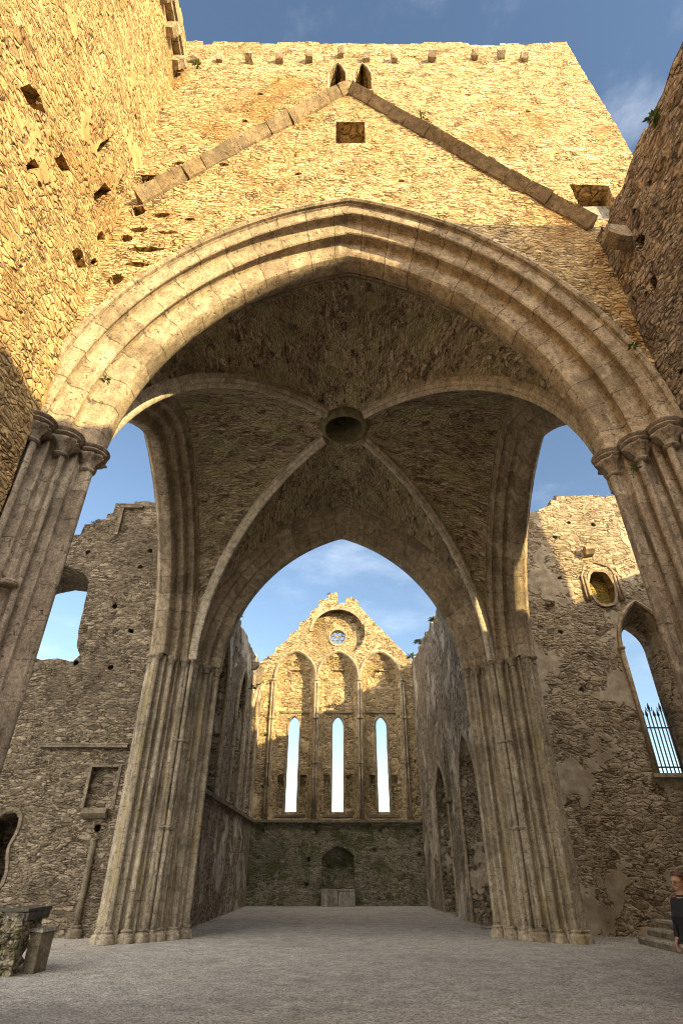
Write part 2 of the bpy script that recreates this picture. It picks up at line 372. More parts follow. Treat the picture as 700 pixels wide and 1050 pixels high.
rubble('yellow_render', [(.46, .32, .09), (.55, .4, .12), (.36, .25, .07), (.42, .3, .1)], (.5, .36, .11), (.12, .085, .03), (3.5, 3.5, 6), (.24, .19, .05), .7, gap_amt=.5, bump=.06, moss=(.16, .16, .04), moss_lo=.55, wk=0)
plain('iron', (.035, .033, .035), .55, .3, .3, 20)
plain('oculus_dark', (.05, .05, .03), .95, 0, .5, 3)
plain('boss_stone', (.17, .15, .085), .95, 0, .5, 6, .02)
plain('skin', (.52, .29, .2), .55, 0, .08, 20)
plain('hair', (.13, .05, .028), .5, 0, .4, 60, .004)
plain('jacket_cloth', (.016, .016, .02), .75, 0, .4, 40, .003)
plain('trouser_cloth', (.03, .035, .05), .9, 0, .3, 60)
plain('shoe_leather', (.02, .018, .017), .5)
plain('dark_lens', (.008, .008, .008), .15)
plain('leaf', (.075, .12, .025), .7, 0, .5, 6)
plain('dry_leaf', (.17, .15, .055), .8, 0, .5, 6)

def gravel():
    nt, b = nmat('gravel'); g = G(nt); pos = g.n('NewGeometry').outputs['Position']
    v = g.n('TexVoronoi', feature='F1'); g.l(pos, v.inputs['Vector']); v.inputs['Scale'].default_value = 26
    v2 = g.n('TexVoronoi', feature='F1'); g.l(pos, v2.inputs['Vector']); v2.inputs['Scale'].default_value = 60
    s = g.n('SeparateColor'); g.l(v.outputs['Color'], s.inputs[0]); s2 = g.n('SeparateColor'); g.l(v2.outputs['Color'], s2.inputs[0])
    c = g.ramp(s.outputs[0], [(0, (.14, .127, .11)), (.25, (.37, .34, .3)), (.7, (.58, .54, .485)), (1, (.78, .74, .67))])
    c = g.mix(.5, c, g.ramp(s2.outputs[0], [(0, (.1, .09, .08)), (.5, (.44, .41, .37)), (1, (.8, .76, .69))]))
    big = g.noise(pos, .35, 5, .6); mid = g.noise(pos, 2.2, 5, .7)
    c = g.mix(g.math('MULTIPLY', g.mr(big, .5, .66), .45), c, (.3, .275, .24))
    c = g.mix(1, c, g.ramp(mid, [(.3, (.72, .72, .73)), (.7, (1.22, 1.22, 1.22))]), 'MULTIPLY')
    g.l(c, b.inputs['Base Color']); b.inputs['Roughness'].default_value = .95; b.inputs['Specular IOR Level'].default_value = .15
    h = g.math('SUBTRACT', g.math('MULTIPLY', s.outputs[1], .4), g.math('ADD', v.outputs['Distance'], g.math('MULTIPLY', v2.outputs['Distance'], .5)))
    n1 = g.bump(mid, .35, .04); g.l(g.bump(h, 1, .025, n1), b.inputs['Normal'])
gravel()

# ------------------------------------------------------------------ pointed-arch geometry of the crossing
ZS, Z0, RC, CC = 8.2, 7.8, 6.62, 1.98      # springing, centre height, inner radius, centre offset
C0 = Vector((0, 14.6, 0)); HB, T = 5.6, 1.95   # crossing centre, half box, wall thickness
def arch_pt(d, f, steps_from=ZS):
    """f 0..1 from right springing to apex, 1..2 on to left springing"""
    R = RC + d; a0 = math.asin((steps_from - Z0) / R); a1 = math.acos(CC / R)
    if f <= 1: a = a0 + (a1 - a0) * f; s = 1
    else: a = a0 + (a1 - a0) * (2 - f); s = -1
    return s * (-CC + R * math.cos(a)), Z0 + R * math.sin(a)
def roll(cd, cy, r, a0, a1, n=7):
    return [(cd - r * math.cos(math.radians(a0 + (a1 - a0) * i / n)), cy + r * math.sin(math.radians(a0 + (a1 - a0) * i / n))) for i in range(n + 1)]
def jamb_profile():
    """square orders with heavily rounded arrises: face, round, soffit, three times"""
    p = [(1.0, 0.0), (.93, .005), (.915, .045), (.80, .06), (.715, .095), (.70, .12), (.705, .15), (.735, .17), (.745, .22), (.735, .29), (.70, .335)]
    p += [(.66, .345), (.52, .365), (.43, .405), (.405, .435), (.41, .465), (.445, .485), (.455, .54), (.445, .615), (.405, .66)]
    p += [(.36, .67), (.20, .69), (.10, .72), (.04, .765), (.01, .83), (.0, .90), (.0, .975)]
    q = [(d, T - y) for d, y in p[:-1]][::-1]
    return p + q
PROF = jamb_profile()
def pier_profile():
    p = [(1.0, 0.0), (.94, .005), (.915, .03), (.915, .06), (.935, .10), (.93, .16), (.895, .19), (.86, .19)] + roll(.77, .15, .095, -60, 75) + [(.79, .27), (.775, .33), (.73, .345), (.61, .335), (.59, .355), (.59, .39), (.61, .43), (.60, .50), (.56, .545), (.53, .55)] \
        + roll(.445, .53, .095, -60, 75) + [(.465, .65), (.45, .705), (.405, .72), (.285, .71), (.265, .73), (.265, .765), (.285, .80), (.275, .87), (.25, .91)] + roll(.155, .975, .105, -60, 0, 5)
    q = [(d, T - y) for d, y in p[:-1]][::-1]
    return p + q
def half_out(p):
    """north and south arms: the outer half of the jamb is a single plain order"""
    return p[:len(p) // 2 + 1] + [(p[len(p) // 2][0] + .0, 1.06), (.13, 1.10), (.12, 1.16)] + roll(.26, 1.2, .085, -50, 60, 5) + [(.30, 1.32), (.40, 1.33), (.42, T2)]
T2 = 1.4
PPROF = pier_profile()
def cumlen(prof):
    c = [0.]
    for a, b in zip(prof, prof[1:]): c.append(c[-1] + math.hypot(a[0] - b[0], a[1] - b[1]))
    return c
def blocks(total, mean, rs):
    out = [0.]
    while out[-1] < total - mean * .6: out.append(out[-1] + mean * rs.uniform(.75, 1.25))
    out[-1] = total
    return out
def face_xf(side):
    """maps (x along wall, depth from crossing face outward, z) to world for each of the four arches"""
    if side == 'west': return lambda x, y, z: (x, C0.y - HB - y, z)
    if side == 'east': return lambda x, y, z: (-x, C0.y + HB + y, z)
    if side == 'north': return lambda x, y, z: (-HB - y, C0.y - x, z)
    return lambda x, y, z: (HB + y, C0.y + x, z)
def sweep_arch(name, side, prof, mat, parent, seed, subs=2, jit=.0, groove=.0, mean=.5):
    """voussoired moulding swept along the pointed arch; every block is set with a real joint"""
    xf = face_xf(side); rs = np.random.RandomState(seed); L = cumlen(prof)
    total = 16.2; bl = blocks(total, mean, rs)
    nrm = []
    for i in range(len(prof)):
        a = prof[max(0, i - 1)]; b = prof[min(len(prof) - 1, i + 1)]; tx, ty = b[0] - a[0], b[1] - a[1]; l = math.hypot(tx, ty) or 1
        nrm.append((ty / l * -1, tx / l))      # outward: towards the opening / face
    V = []; UVs = []; F = []; rings = 0
    for k in range(len(bl) - 1):
        a, b = bl[k], bl[k + 1]; jd = rs.uniform(-jit, jit, 3)
        ts = [a, a + .008] + [a + (b - a) * (j + 1) / (subs + 1) for j in range(subs)] + [b - .008, b]
        for ti, t in enumerate(ts):
            g = groove if ti in (0, len(ts) - 1) else 0
            for i, (d, y) in enumerate(prof):
                wob = jd[0] - g
                if i in (0, len(prof) - 1): wob = 0
                dd = d + nrm[i][0] * wob; yy = y + nrm[i][1] * wob
                x, z = arch_pt(dd, 2 * t / total); V.append(xf(x, yy, z)); UVs.append((t, L[i] + .013))
        n = len(prof); r0 = rings
        for j in range(len(ts) - 1):
            for i in range(n - 1):
                q = ((r0 + j) * n + i, (r0 + j) * n + i + 1, (r0 + j + 1) * n + i + 1, (r0 + j + 1) * n + i)
                F.append(q)
        rings += len(ts)
    sm = True
    o = obj(name, V, F, mat, parent, UVs, sm)
    fixn(o, 24); return o
def fixn(o, ang=40, flip=False):
    me = o.data
    bm = bmesh.new(); bm.from_mesh(me); bmesh.ops.remove_doubles(bm, verts=bm.verts, dist=1e-5)
    bmesh.ops.recalc_face_normals(bm, faces=bm.faces)
    bm.to_mesh(me); bm.free()
    try: me.set_sharp_from_angle(angle=math.radians(ang))
    except Exception: pass
def sweep_pts(prof_pts, mats):
    pass
def ring_sweep(name, path, sect, mat, parent, closed_sect=True, uvscale=1):
    """small moulding: 2-D section (a: along first normal, b: along second) carried along a path of (point, n1, n2)"""
    V = []; F = []; UVs = []; n = len(sect); cl = cumlen(list(sect) + [sect[0]]); t = 0
    for i, (p, a, b) in enumerate(path):
        p, a, b = Vector(p), Vector(a), Vector(b)
        if i: t += (p - Vector(path[i - 1][0])).length
        for j, (u, v) in enumerate(sect): V.append(p + a * u + b * v); UVs.append((t, cl[j]))
    m = n if closed_sect else n - 1
    for i in range(len(path) - 1):
        for j in range(m): F.append((i * n + j, i * n + (j + 1) % n, (i + 1) * n + (j + 1) % n, (i + 1) * n + j))
    if closed_sect: F += [tuple(range(n)), tuple(range((len(path) - 1) * n, len(path) * n))]
    o = obj(name, V, F, mat, parent, UVs, True); fixn(o, 35); return o
def moulding2d(name, pts2, O, U, N, sect, mat, parent):
    """moulding on a wall face along a 2-D polyline; section (outward in plane, out of the wall)"""
    O, U, N = Vector(O), Vector(U), Vector(N); Z = Vector((0, 0, 1)); path = []
    for i, (u, v) in enumerate(pts2):
        a = pts2[max(0, i - 1)]; b = pts2[min(len(pts2) - 1, i + 1)]; t = Vector((b[0] - a[0], b[1] - a[1])).normalized()
        path.append((O + U * u + Z * v, U * t.y - Z * t.x, N))
    return ring_sweep(name, path, sect, mat, parent)
def roll_section(r, proj=0, n=9): return [(r * math.cos(2 * PI * i / n), proj + r * math.sin(2 * PI * i / n)) for i in range(n)]

# ------------------------------------------------------------------ ground
g_ = 400
structure(obj('ground', [(-g_, -g_, 0), (g_, -g_, 0), (g_, g_, 0), (-g_, g_, 0)], [(0, 1, 2, 3)], 'gravel'))

# ------------------------------------------------------------------ crossing tower
tower = thing('crossing_tower', 'tall stone crossing tower on four pointed arches with a ribbed vault', 'tower', (0, 14.6, 0))
def ztop(x): return 25.05 + .1 * (x + 5) / 12 + (.35 if x > 6 else 0)
archout = [arch_pt(1.0, f / 24) for f in range(49)]
# west face: outline runs over the arch
def tower_outline(seed):
    o = [(-HB - T, ZS), (arch_pt(1., 2)[0], ZS)] + archout[::-1][1:-1] + [(arch_pt(1., 0)[0], ZS), (HB + T, ZS), (HB + T, 25.75)]
    return o + ragged((HB + T, 25.55), (-HB - T, 24.95), seed, .5, .13) + [(-HB - T, 24.95)]
ogee = lambda cx: [(cx - .25, 21.55), (cx + .25, 21.55), (cx + .26, 22.8), (cx + .2, 23.2), (cx + .08, 23.45), (cx + .02, 23.7), (cx - .08, 23.35), (cx - .2, 23.1), (cx - .25, 22.8)]
pits = [(ogee(-.33), .75), (ogee(.46), .75), (rect(-.36, 18.1, .44, 19.4), .85), ([(5.5, 14.55), (6.45, 14.55), (6.45, 16.05), (5.5, 16.15)], .9),
        ([(-5.2, 15.35), (-4.72, 15.35), (-4.55, 15.7), (-4.75, 16.25), (-5.2, 16.3)], .7)]
rp = random.Random(3)
for (x, z, w, h) in [(-4.45, 13.12, 1.0, .2), (-4.4, 14.45, .45, .22), (-4.95, 14.6, .4, .5), (-4.9, 12.0, .4, .42), (-4.75, 13.85, .45, .2), (-5.0, 13.5, .35, .3), (-4.1, 13.75, .5, .16), (-4.6, 12.55, .6, .18), (-3.7, 14.3, .3, .14), (-1.55, 22.9, .22, .16), (-4.4, 16.9, .35, .2), (-3.2, 16.8, .3, .15), (-1.3, 16.4, .22, .14), (2.2, 19.6, .18, .14), (3.6, 21.3, .2, .14), (-2.6, 21.1, .2, .14), (5.2, 20.2, .18, .14), (1.3, 16.2, .18, .14), (-2.9, 19.3, .2, .12)]:
    pits.append((irregular(x, z, w, h, rp.random()), .28))
wf = wall('west_wall', 'tower_rubble', (0, C0.y - HB - T, 0), (1, 0, 0), (0, -1, 0), tower_outline(11), tower, pits=pits, thick=T, cell=.115, amp=.045, seed=5)
def plain_wall(nm, O, U, N, k, d, th):
    ao = [arch_pt(d, f / 24) for f in range(49)]
    ol = [(-k, ZS), (ao[-1][0], ZS)] + ao[::-1][1:-1] + [(ao[0][0], ZS), (k, ZS), (k, 25.4)] + ragged((k, 25.3), (-k, 25), 5, .6, .12) + [(-k, 25)]
    wall(nm, 'tower_rubble', O, U, N, ol, tower, thick=th, cell=.3, amp=.03, seed=21)
plain_wall('east_wall', (0, C0.y + HB + T, 0), (-1, 0, 0), (0, 1, 0), HB + T2 - .02, 1.0, T)
plain_wall('north_wall', (-HB - T2, 14.6, 0), (0, -1, 0), (-1, 0, 0), HB - .02, .42, .3)
plain_wall('south_wall', (HB + T2, 14.6, 0), (0, 1, 0), (1, 0, 0), HB - .02, .42, .3)
arches = {}
for i, side in enumerate(('west', 'east', 'north', 'south')):
    o = sweep_arch('arch', side, PROF if side in ('west', 'east') else half_out(PROF), 'arch_stone', tower, 31 + i, mean=.55); arches[side] = o
    # hood mould on the visible faces
    xf = face_xf(side)
    for y, sgn in (((T, 1),) if side == 'west' else ((0, -1),) if side == 'east' else ((0, -1),)):
        sect = [(-.055, -.01), (-.055, .06), (-.01, .1), (.05, .09), (.06, .02), (.06, -.01)] if side == 'west' else [(-.04, -.01), (-.04, .04), (.04, .05), (.05, -.01)]
        path = []
        for f in range(61):
            x, z = arch_pt(1.0, f / 30); x2, z2 = arch_pt(1.2, f / 30)
            p = Vector(xf(x, y, z)); n1 = (Vector(xf(x2, y, z2)) - p).normalized(); n2 = Vector(xf(0, 1, 0)) - Vector(xf(0, 0, 0))
            path.append((p, n1, n2 * sgn))
        ring_sweep('hood_mould', path, sect, 'arch_stone', o)
# piers: the jamb mouldings carried down to the ground
def pier_outline():
    a = [(4.68 + d - (1.0 - .87) + 0.0, HB + y) for d, y in PROF]       # east/west jamb, x = opening edge
    a = [(arch_pt(d, 0)[0], HB + y) for d, y in PPROF]
    b = [(HB + y, arch_pt(d, 0)[0]) for d, y in half_out(PPROF)][::-1]
    return a + [(HB + T2, HB + T)] + b
PO = pier_outline()
def make_pier(sx, sy, mat, seed):
    rs = np.random.RandomState(seed); n = len(PO); L = cumlen(PO + [PO[0]]); V = []; UVs = []; F = []; rings = 0
    nr = []
    for i in range(n):
        a = PO[i - 1]; b = PO[(i + 1) % n]; tx, ty = b[0] - a[0], b[1] - a[1]; l = math.hypot(tx, ty) or 1; nr.append((ty / l, -tx / l))
    bl = blocks(ZS - .02, .52, rs)
    for k in range(len(bl) - 1):
        a, b = bl[k], bl[k + 1]
        blk = {}
        ts = [a, a + .008, (a + b) / 2, b - .008, b]
        w = [0] * 14
        for ti, z in enumerate(ts):
            gr = 0
            for i, (x, y) in enumerate(PO):
                s = w[(i * 14) // n] - gr
                
                V.append((C0.x + sx * (x - nr[i][0] * -s), C0.y + sy * (y - nr[i][1] * -s), z)); UVs.append((z + .3 * ((i * 14) // n % 3), L[i]))
        for j in range(4):
            for i in range(n): F.append(((rings + j) * n + i, (rings + j) * n + (i + 1) % n, (rings + j + 1) * n + (i + 1) % n, (rings + j + 1) * n + i))
        rings += 5
    F.append(tuple(range((rings - 1) * n, rings * n)))
    o = obj('pier', V, F, mat, tower, UVs, True); fixn(o, 26); return o
SH = [(.77, .15, .1), (.445, .53, .1), (.155, .975, .1), (.445, T - .53, .1), (.77, T - .15, .1)]
SH2 = SH[:3] + [(.26, 1.2, .09)]
capb = MB(); capb.lathe([(.1, -.5), (.13, -.485), (.145, -.46), (.13, -.43), (.115, -.415), (.125, -.37), (.15, -.32), (.2, -.27), (.25, -.235), (.265, -.2), (.235, -.165), (.2, -.15), (.25, -.14), (.285, -.115), (.27, -.085), (.25, -.075), (.285, -.06), (.31, -.025), (.295, .0)], 30)
for i, (x, y, z) in enumerate(capb.v):
    if -.38 < z < -.15:
        a = math.atan2(y, x); k = 1 + .17 * math.sin(5 * a + z * 9) * math.sin((z + .38) / .23 * PI) + .07 * math.sin(13 * a + 30 * z); capb.v[i] = (x * k, y * k, z + .015 * math.sin(9 * a))

caps = MB(); caps.lathe([(.1, -.30), (.13, -.29), (.135, -.26), (.11, -.245), (.115, -.19), (.16, -.11), (.19, -.095), (.205, -.05), (.195, -.0)], 16)
bas = MB(); bas.lathe([(.25, 0), (.25, .12), (.22, .13), (.225, .18), (.2, .21), (.15, .225), (.14, .25), (.165, .265), (.17, .29), (.14, .31), (.1, .32)], 18)
ann = MB(); ann.lathe([(.15, -.05), (.2, -.045), (.225, -.02), (.225, .015), (.19, .04), (.15, .06)], 16)
proto = {}
for (sx, sy, mat) in ((-1, -1, 'pier_stone'), (1, -1, 'pier_stone'), (-1, 1, 'east_pier_stone'), (1, 1, 'east_pier_stone')):
    pier = make_pier(sx, sy, mat, 50 + sx * 3 + sy)
    def put(kind, mb, x, y, z):
        loc = (C0.x + sx * x, C0.y + sy * y, z)
        key = (kind, mat)
        if key in proto: return again(proto[key], loc, pier)
        nm = {'c': 'capital', 'C': 'capital', 'b': 'base', 'a': 'shaft_ring'}[kind]
        o = obj(nm, mb.v, mb.f, mat, pier, [(v[2], math.atan2(v[1], v[0]) * .2) for v in mb.v], True, loc); fixn(o, 45); proto[key] = o; return o
    for jamb in (0, 1):
        for q, (d, y, r) in enumerate(SH2 if jamb else SH):
            x = arch_pt(d, 0)[0]; p = (x, HB + y) if jamb == 0 else (HB + y, x)
            westface = sy < 0
            big = westface and jamb == 0 and q >= 2
            put('C' if big else 'c', capb if big else caps, p[0], p[1], ZS + (.0 if big else 0))
            put('b', bas, p[0], p[1], 0)
    # corner cluster carrying the vault rib
    rr = random.Random(9)
    for (dx, dy) in ((-.1, -.1), (.07, -.17), (-.17, .07)):
        m = MB(); m.tube([(C0.x + sx * (HB + dx), C0.y + sy * (HB + dy), z) for z in (0, 2, 4, 6, ZS - .05)], .085, 10)
        o = obj('shaft', m.v, m.f, mat, pier, [(v[2], .1) for v in m.v], True)
        for z in (2.85, 5.42):
            a = put('a', ann, HB + dx, HB + dy, z); a.scale = (.62, .62, .9)
        a = put('c', caps, HB + dx, HB + dy, ZS); a.scale = (.6, .6, .9)
        a = put('b', bas, HB + dx, HB + dy, 0); a.scale = (.62, .62, .9)
    if sy < 0:
        x = arch_pt(.76, 0)[0]
        a = put('a', ann, x - .30, HB + T - .40, 5.25)
# vault
def rib_pt(f, sx, sy, dz=0):
    """f 0 at springing corner .. 1 at boss"""
    th = f * PI / 2 * .96; rho = 7.75 * math.cos(th); z = ZS + 6.55 * math.sin(th) / math.sin(PI / 2 * .96)
    k = rho / math.sqrt(2)
    return Vector((C0.x + sx * k, C0.y + sy * k, z + dz))
NB = 26
for (sx, sy) in ((-1, -1), (1, -1), (-1, 1), (1, 1)):
    path = []
    for i in range(NB + 1):
        q_ = .962 / NB; p = rib_pt(i * q_, sx, sy); a = rib_pt(max(0, i - .5) * q_, sx, sy); b = rib_pt((i + .5) * q_, sx, sy); t = (b - a).normalized()
        side = Vector((sy, -sx, 0)).normalized() if True else None
        n = side.cross(t); n = -n if n.z > 0 else n     # downwards / inwards
        path.append((p, side, n))
    sect = [(-.17, -.22), (-.17, -.02), (-.13, .03), (-.1, .05), (-.1, .1), (-.06, .15), (0, .175), (.06, .15), (.1, .1), (.1, .05), (.13, .03), (.17, -.02), (.17, -.22)]
    ring_sweep('rib', path, sect, 'rib_stone', tower)
def wallarch(f, side, sgn, d=1.0):
    xf = face_xf(side); x, z = arch_pt(d, f); return Vector(xf(abs(x) * sgn, -.02, z))
cen = C0 + Vector((0, 0, ZS + 6.62))
for side in ('west', 'east', 'north', 'south'):
    V = []; UVs = []; F = []; NS = 22; base = 0
    for sgn in (-1, 1):
        xf = face_xf(side); corner = Vector(xf(HB * sgn, 0, 0)) - C0; sx = 1 if corner.x > 0 else -1; sy = 1 if corner.y > 0 else -1
        n0 = len(V)
        for i in range(NB + 1):
            f = i / NB
            A = rib_pt(f, sx, sy, .10) if i else Vector(xf(HB * sgn, 0, ZS)); B = wallarch(f, side, sgn) if i else A.copy()
            if i == NB: A = cen + (Vector(xf(0, 0, 0)) - Vector(C0)).normalized() * .62
            for j in range(NS + 1):
                s = j / NS; p = A.lerp(B, s); L = (B - A).length
                p.z += .22 * math.sin(PI * s) * f
                V.append(p); UVs.append((L * s * 1.0 + sgn * 7, f * 10.5))
        for i in range(NB):
            for j in range(NS):
                q = (n0 + i * (NS + 1) + j, n0 + i * (NS + 1) + j + 1, n0 + (i + 1) * (NS + 1) + j + 1, n0 + (i + 1) * (NS + 1) + j); F.append(q)
    P = np.array([tuple(v) for v in V]); dz = lumps(P * 1.6, 77) * .035; P[:, 2] += dz
    o = obj('vault_web', P, F, 'vault_rubble', tower, UVs, True)
# boss: a stone ring round the bell hole
m = MB(); zb = ZS + 6.5
m.lathe([(.86, .5), (.88, .1), (.83, -.02), (.75, -.1), (.69, -.1), (.64, -.03), (.66, .1), (.63, .2), (.62, .9), (.6, 3.2)], 28, (C0.x, C0.y, zb)); m.f = m.f[:-2]
boss = m.build('vault_boss', 'boss_stone', tower, True); fixn(boss, 50)
m = MB(); m.lathe([(.6, 3.2), (.02, 3.22)], 24, (C0.x, C0.y, zb)); m.build('bell_hole_lid', 'oculus_dark', boss)
# tower roof (out of sight, keeps the inside dark)
m = MB(); m.box((0, C0.y, 24.2), (2 * HB - .02, 2 * HB - .02, .3)); m.build('roof', 'grey_slab', tower)
# old roof line on the west face
yw = C0.y - HB - T
for nm, a, b in (('roof_scar', (-4.98, 14.98), (-.02, 21.3)), ('roof_scar', (5.5, 14.1), (.02, 21.3))):
    rs = random.Random(4 if a[0] < 0 else 8); m = MB(); a = Vector((a[0], 0, a[1])); b = Vector((b[0], 0, b[1])); L = (b - a).length; t = (b - a) / L; n = Vector((-t.z, 0, t.x)); n = n if n.z > 0 else -n
    s = 0; prj = .27 if a.x > 0 else .3
    while s < L - .05:
        l = min(rs.uniform(.55, .95), L - s); jo = rs.uniform(-.02, .02); e = .006
        P = []
        for (u, w, y) in ((s + e, -.11, .05), (s + l - e, -.11, .05), (s + l - e, .12, .05), (s + e, .12, .05), (s + e, -.1, -prj * .15), (s + l - e, -.1, -prj * .15), (s + l - e, .11, -prj), (s + e, .11, -prj)):
            p = a + t * u + n * (w + jo); P.append((p.x + rs.uniform(-.012, .012), yw + y + (rs.uniform(-.03, .03) if y < 0 else 0), p.z + rs.uniform(-.012, .012)))
        m.add(P, [(0, 1, 2, 3), (7, 6, 5, 4), (0, 4, 5, 1), (1, 5, 6, 2), (2, 6, 7, 3), (3, 7, 4, 0)]); s += l
    o = obj(nm, m.v, m.f, 'scar_stone', tower, [(v[0] + v[2], v[1]) for v in m.v], False); fixn(o, 30)
rs = random.Random(12)
def corbel(parent, p, N, U, w=.24, h=.34, pr=.36, mat='trim_stone', nm='corbel'):
    p, N, U = Vector(p), Vector(N), Vector(U); Z = Vector((0, 0, 1)); j = lambda: rs.uniform(-.025, .025)
    P = []
    for s in (-1, 1):
        for a, z in ((-.05, h / 2), (pr, h / 2), (pr * 1.02, h * .05), (pr * .55, -h * .42), (-.05, -h / 2)):
            P.append(p + U * (s * w / 2 + j()) + N * (a + j()) + Z * (z + j()))
    o = obj(nm, P, [(0, 1, 2, 3, 4), (9, 8, 7, 6, 5), (0, 5, 6, 1), (1, 6, 7, 2), (2, 7, 8, 3), (3, 8, 9, 4), (4, 9, 5, 0)], mat, parent, [(q.x + q.z, q.y) for q in P], False); fixn(o, 30); return o
for x, z in [(-4.85, 23.95), (-4.1, 23.98), (-3.15, 24.0), (-2.2, 24.05), (-1.25, 24.15), (-.24, 24.55), (.6, 24.3), (1.5, 24.2), (2.72, 24.35), (4.12, 24.55), (5.02, 24.62), (5.75, 24.5)]:
    corbel(tower, (x, yw, z - .5 + rs.uniform(-.05, .05)), (0, -1, 0), (1, 0, 0), rs.uniform(.19, .27), rs.uniform(.24, .36), rs.uniform(.17, .3))
# moulded frames of the twin windows, grate in the corner opening
for cx in (-.33, .46):
    pts = [(cx + .27, 21.47), (cx + .29, 22.75), (cx + .16, 23.28), (cx, 23.56), (cx - .16, 23.28), (cx - .29, 22.75), (cx - .27, 21.47)]
    moulding2d('window_frame', pts, (0, yw, 0), (1, 0, 0), (0, -1, 0), [(-.03, -.05), (-.03, .015), (.02, .02), (.03, -.05)], 'trim_stone', tower)
m = MB()
for k in range(4): m.tube([(-5.12 + .14 * k, yw + .12, 15.38), (-5.12 + .14 * k, yw + .12, 16.22)], .016, 6)
for z in (15.62, 15.98): m.tube([(-5.2, yw + .1, z), (-4.62, yw + .1, z)], .016, 6)
m.build('window_grate', 'grey_slab', tower)
m = MB(); m.box((6.12, yw + .35, 15.1), (.75, .12, 1.1), 0, .02); o = obj('blocking_slab', m.v, m.f, 'grey_slab', tower, [(v[0], v[2]) for v in m.v])

# ------------------------------------------------------------------ nave walls
XN, XS = -5.35, 5.62
def shrink(pd, k):
    p, d = pd; r = random.Random(k); cx = sum(q[0] for q in p) / len(p); cz = sum(q[1] for q in p) / len(p); out = []
    for i, a in enumerate(p):
        b = p[(i + 1) % len(p)]
        for t in (0, .5): 
            x = a[0] + (b[0] - a[0]) * t; z = a[1] + (b[1] - a[1]) * t; f = .8 * r.uniform(.78, 1.15); out.append((cx + (x - cx) * f, cz + (z - cz) * f))
    return out, d
nn = thing('nave_north_wall', 'very tall golden sunlit rubble wall on the left with deep putlog holes', 'wall', (XN, 0, 0))
Y0 = -22
ol = [(Y0, 0), (yw - .0, 0), (yw, 24.75)] + ragged((yw, 24.75), (Y0, 24.75), 3, .55, .1) + [(Y0, 24.75)]
pits = [([(3.72, 12.1), (4.15, 12.25), (4.42, 12.75), (4.1, 12.85), (3.8, 12.6)], .4), ([(4.45, 11.2), (4.72, 11.25), (4.8, 11.8), (4.6, 11.75)], .35), ([(4.85, 12.3), (5.3, 12.45), (5.35, 12.85), (4.95, 12.8)], .4),
        ([(6.1, 11.55), (6.6, 11.5), (6.8, 11.95), (6.55, 12.1), (6.2, 11.9)], .45), ([(5.95, 13.3), (6.3, 13.2), (6.75, 13.75), (6.5, 14.5), (6.2, 14.3)], .5), ([(6.65, 12.9), (6.95, 12.8), (6.98, 13.3), (6.75, 13.45)], .4),
        ([(6.55, 14.7), (6.9, 14.4), (6.98, 15.2), (6.7, 15.6)], .4), ([(6.75, 12.1), (6.98, 12.0), (6.98, 12.5), (6.8, 12.5)], .3), ([(5.6, 14.6), (5.75, 14.2), (6.05, 15.2), (5.9, 15.8)], .35)]
rp = random.Random(5)
for k in range(11):
    y, z = rp.uniform(-1, 6.7), rp.uniform(9.5, 21.8); s = rp.uniform(.1, .2); pits.append((irregular(y, z, s * 1.3, s, rp.random(), 6), .2))
wall('masonry', 'north_wall_rubble', (XN, 0, 0), (0, 1, 0), (1, 0, 0), ol, nn, pits=[shrink(p, k) for k, p in enumerate(pits)], thick=1.8, cell=.16, amp=.05, seed=8)
m = MB(); rr = random.Random(2)
y = -3
while y < 6.9: l = rr.uniform(.7, 1.1); m.box((XN + .1, y + l / 2, 23.0), (.34, l - .01, .16), 0, .01); m.box((XN + .12, y + l / 2, 22.78), (.2, l - .01, .12), 0, .01); y += l
obj('string_course', m.v, m.f, 'trim_stone', nn, [(v[1], v[0] + v[2]) for v in m.v])
for k in range(12): corbel(nn, (XN, 6.75 - k * .78, 22.45), (1, 0, 0), (0, 1, 0), .26, .42, .34)
ns = thing('nave_south_wall', 'shaded rough rubble wall on the right with a sloping broken edge against the sky', 'wall', (XS, 0, 0))
ol = [(-yw, 0), (-Y0, 0), (-Y0, 13.35)] + ragged((-Y0, 13.35), (-yw, 13.72), 17, .35, .11)[::1] + [(-yw, 13.75)]
pits = [(irregular(-6.1, 12.0, .28, .5, 1), .3), (irregular(-6.25, 10.9, .25, .35, 2), .3)]
for k in range(20): pits.append((irregular(-rp.uniform(3, 6.8), rp.uniform(8.5, 13), .16, .12, rp.random(), 6), .2))
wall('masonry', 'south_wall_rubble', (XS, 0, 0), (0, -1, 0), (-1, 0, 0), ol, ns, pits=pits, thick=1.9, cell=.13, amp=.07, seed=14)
corbel(ns, (XS, 6.35, 12.55), (-1, 0, 0), (0, 1, 0), .32, .4, .42)

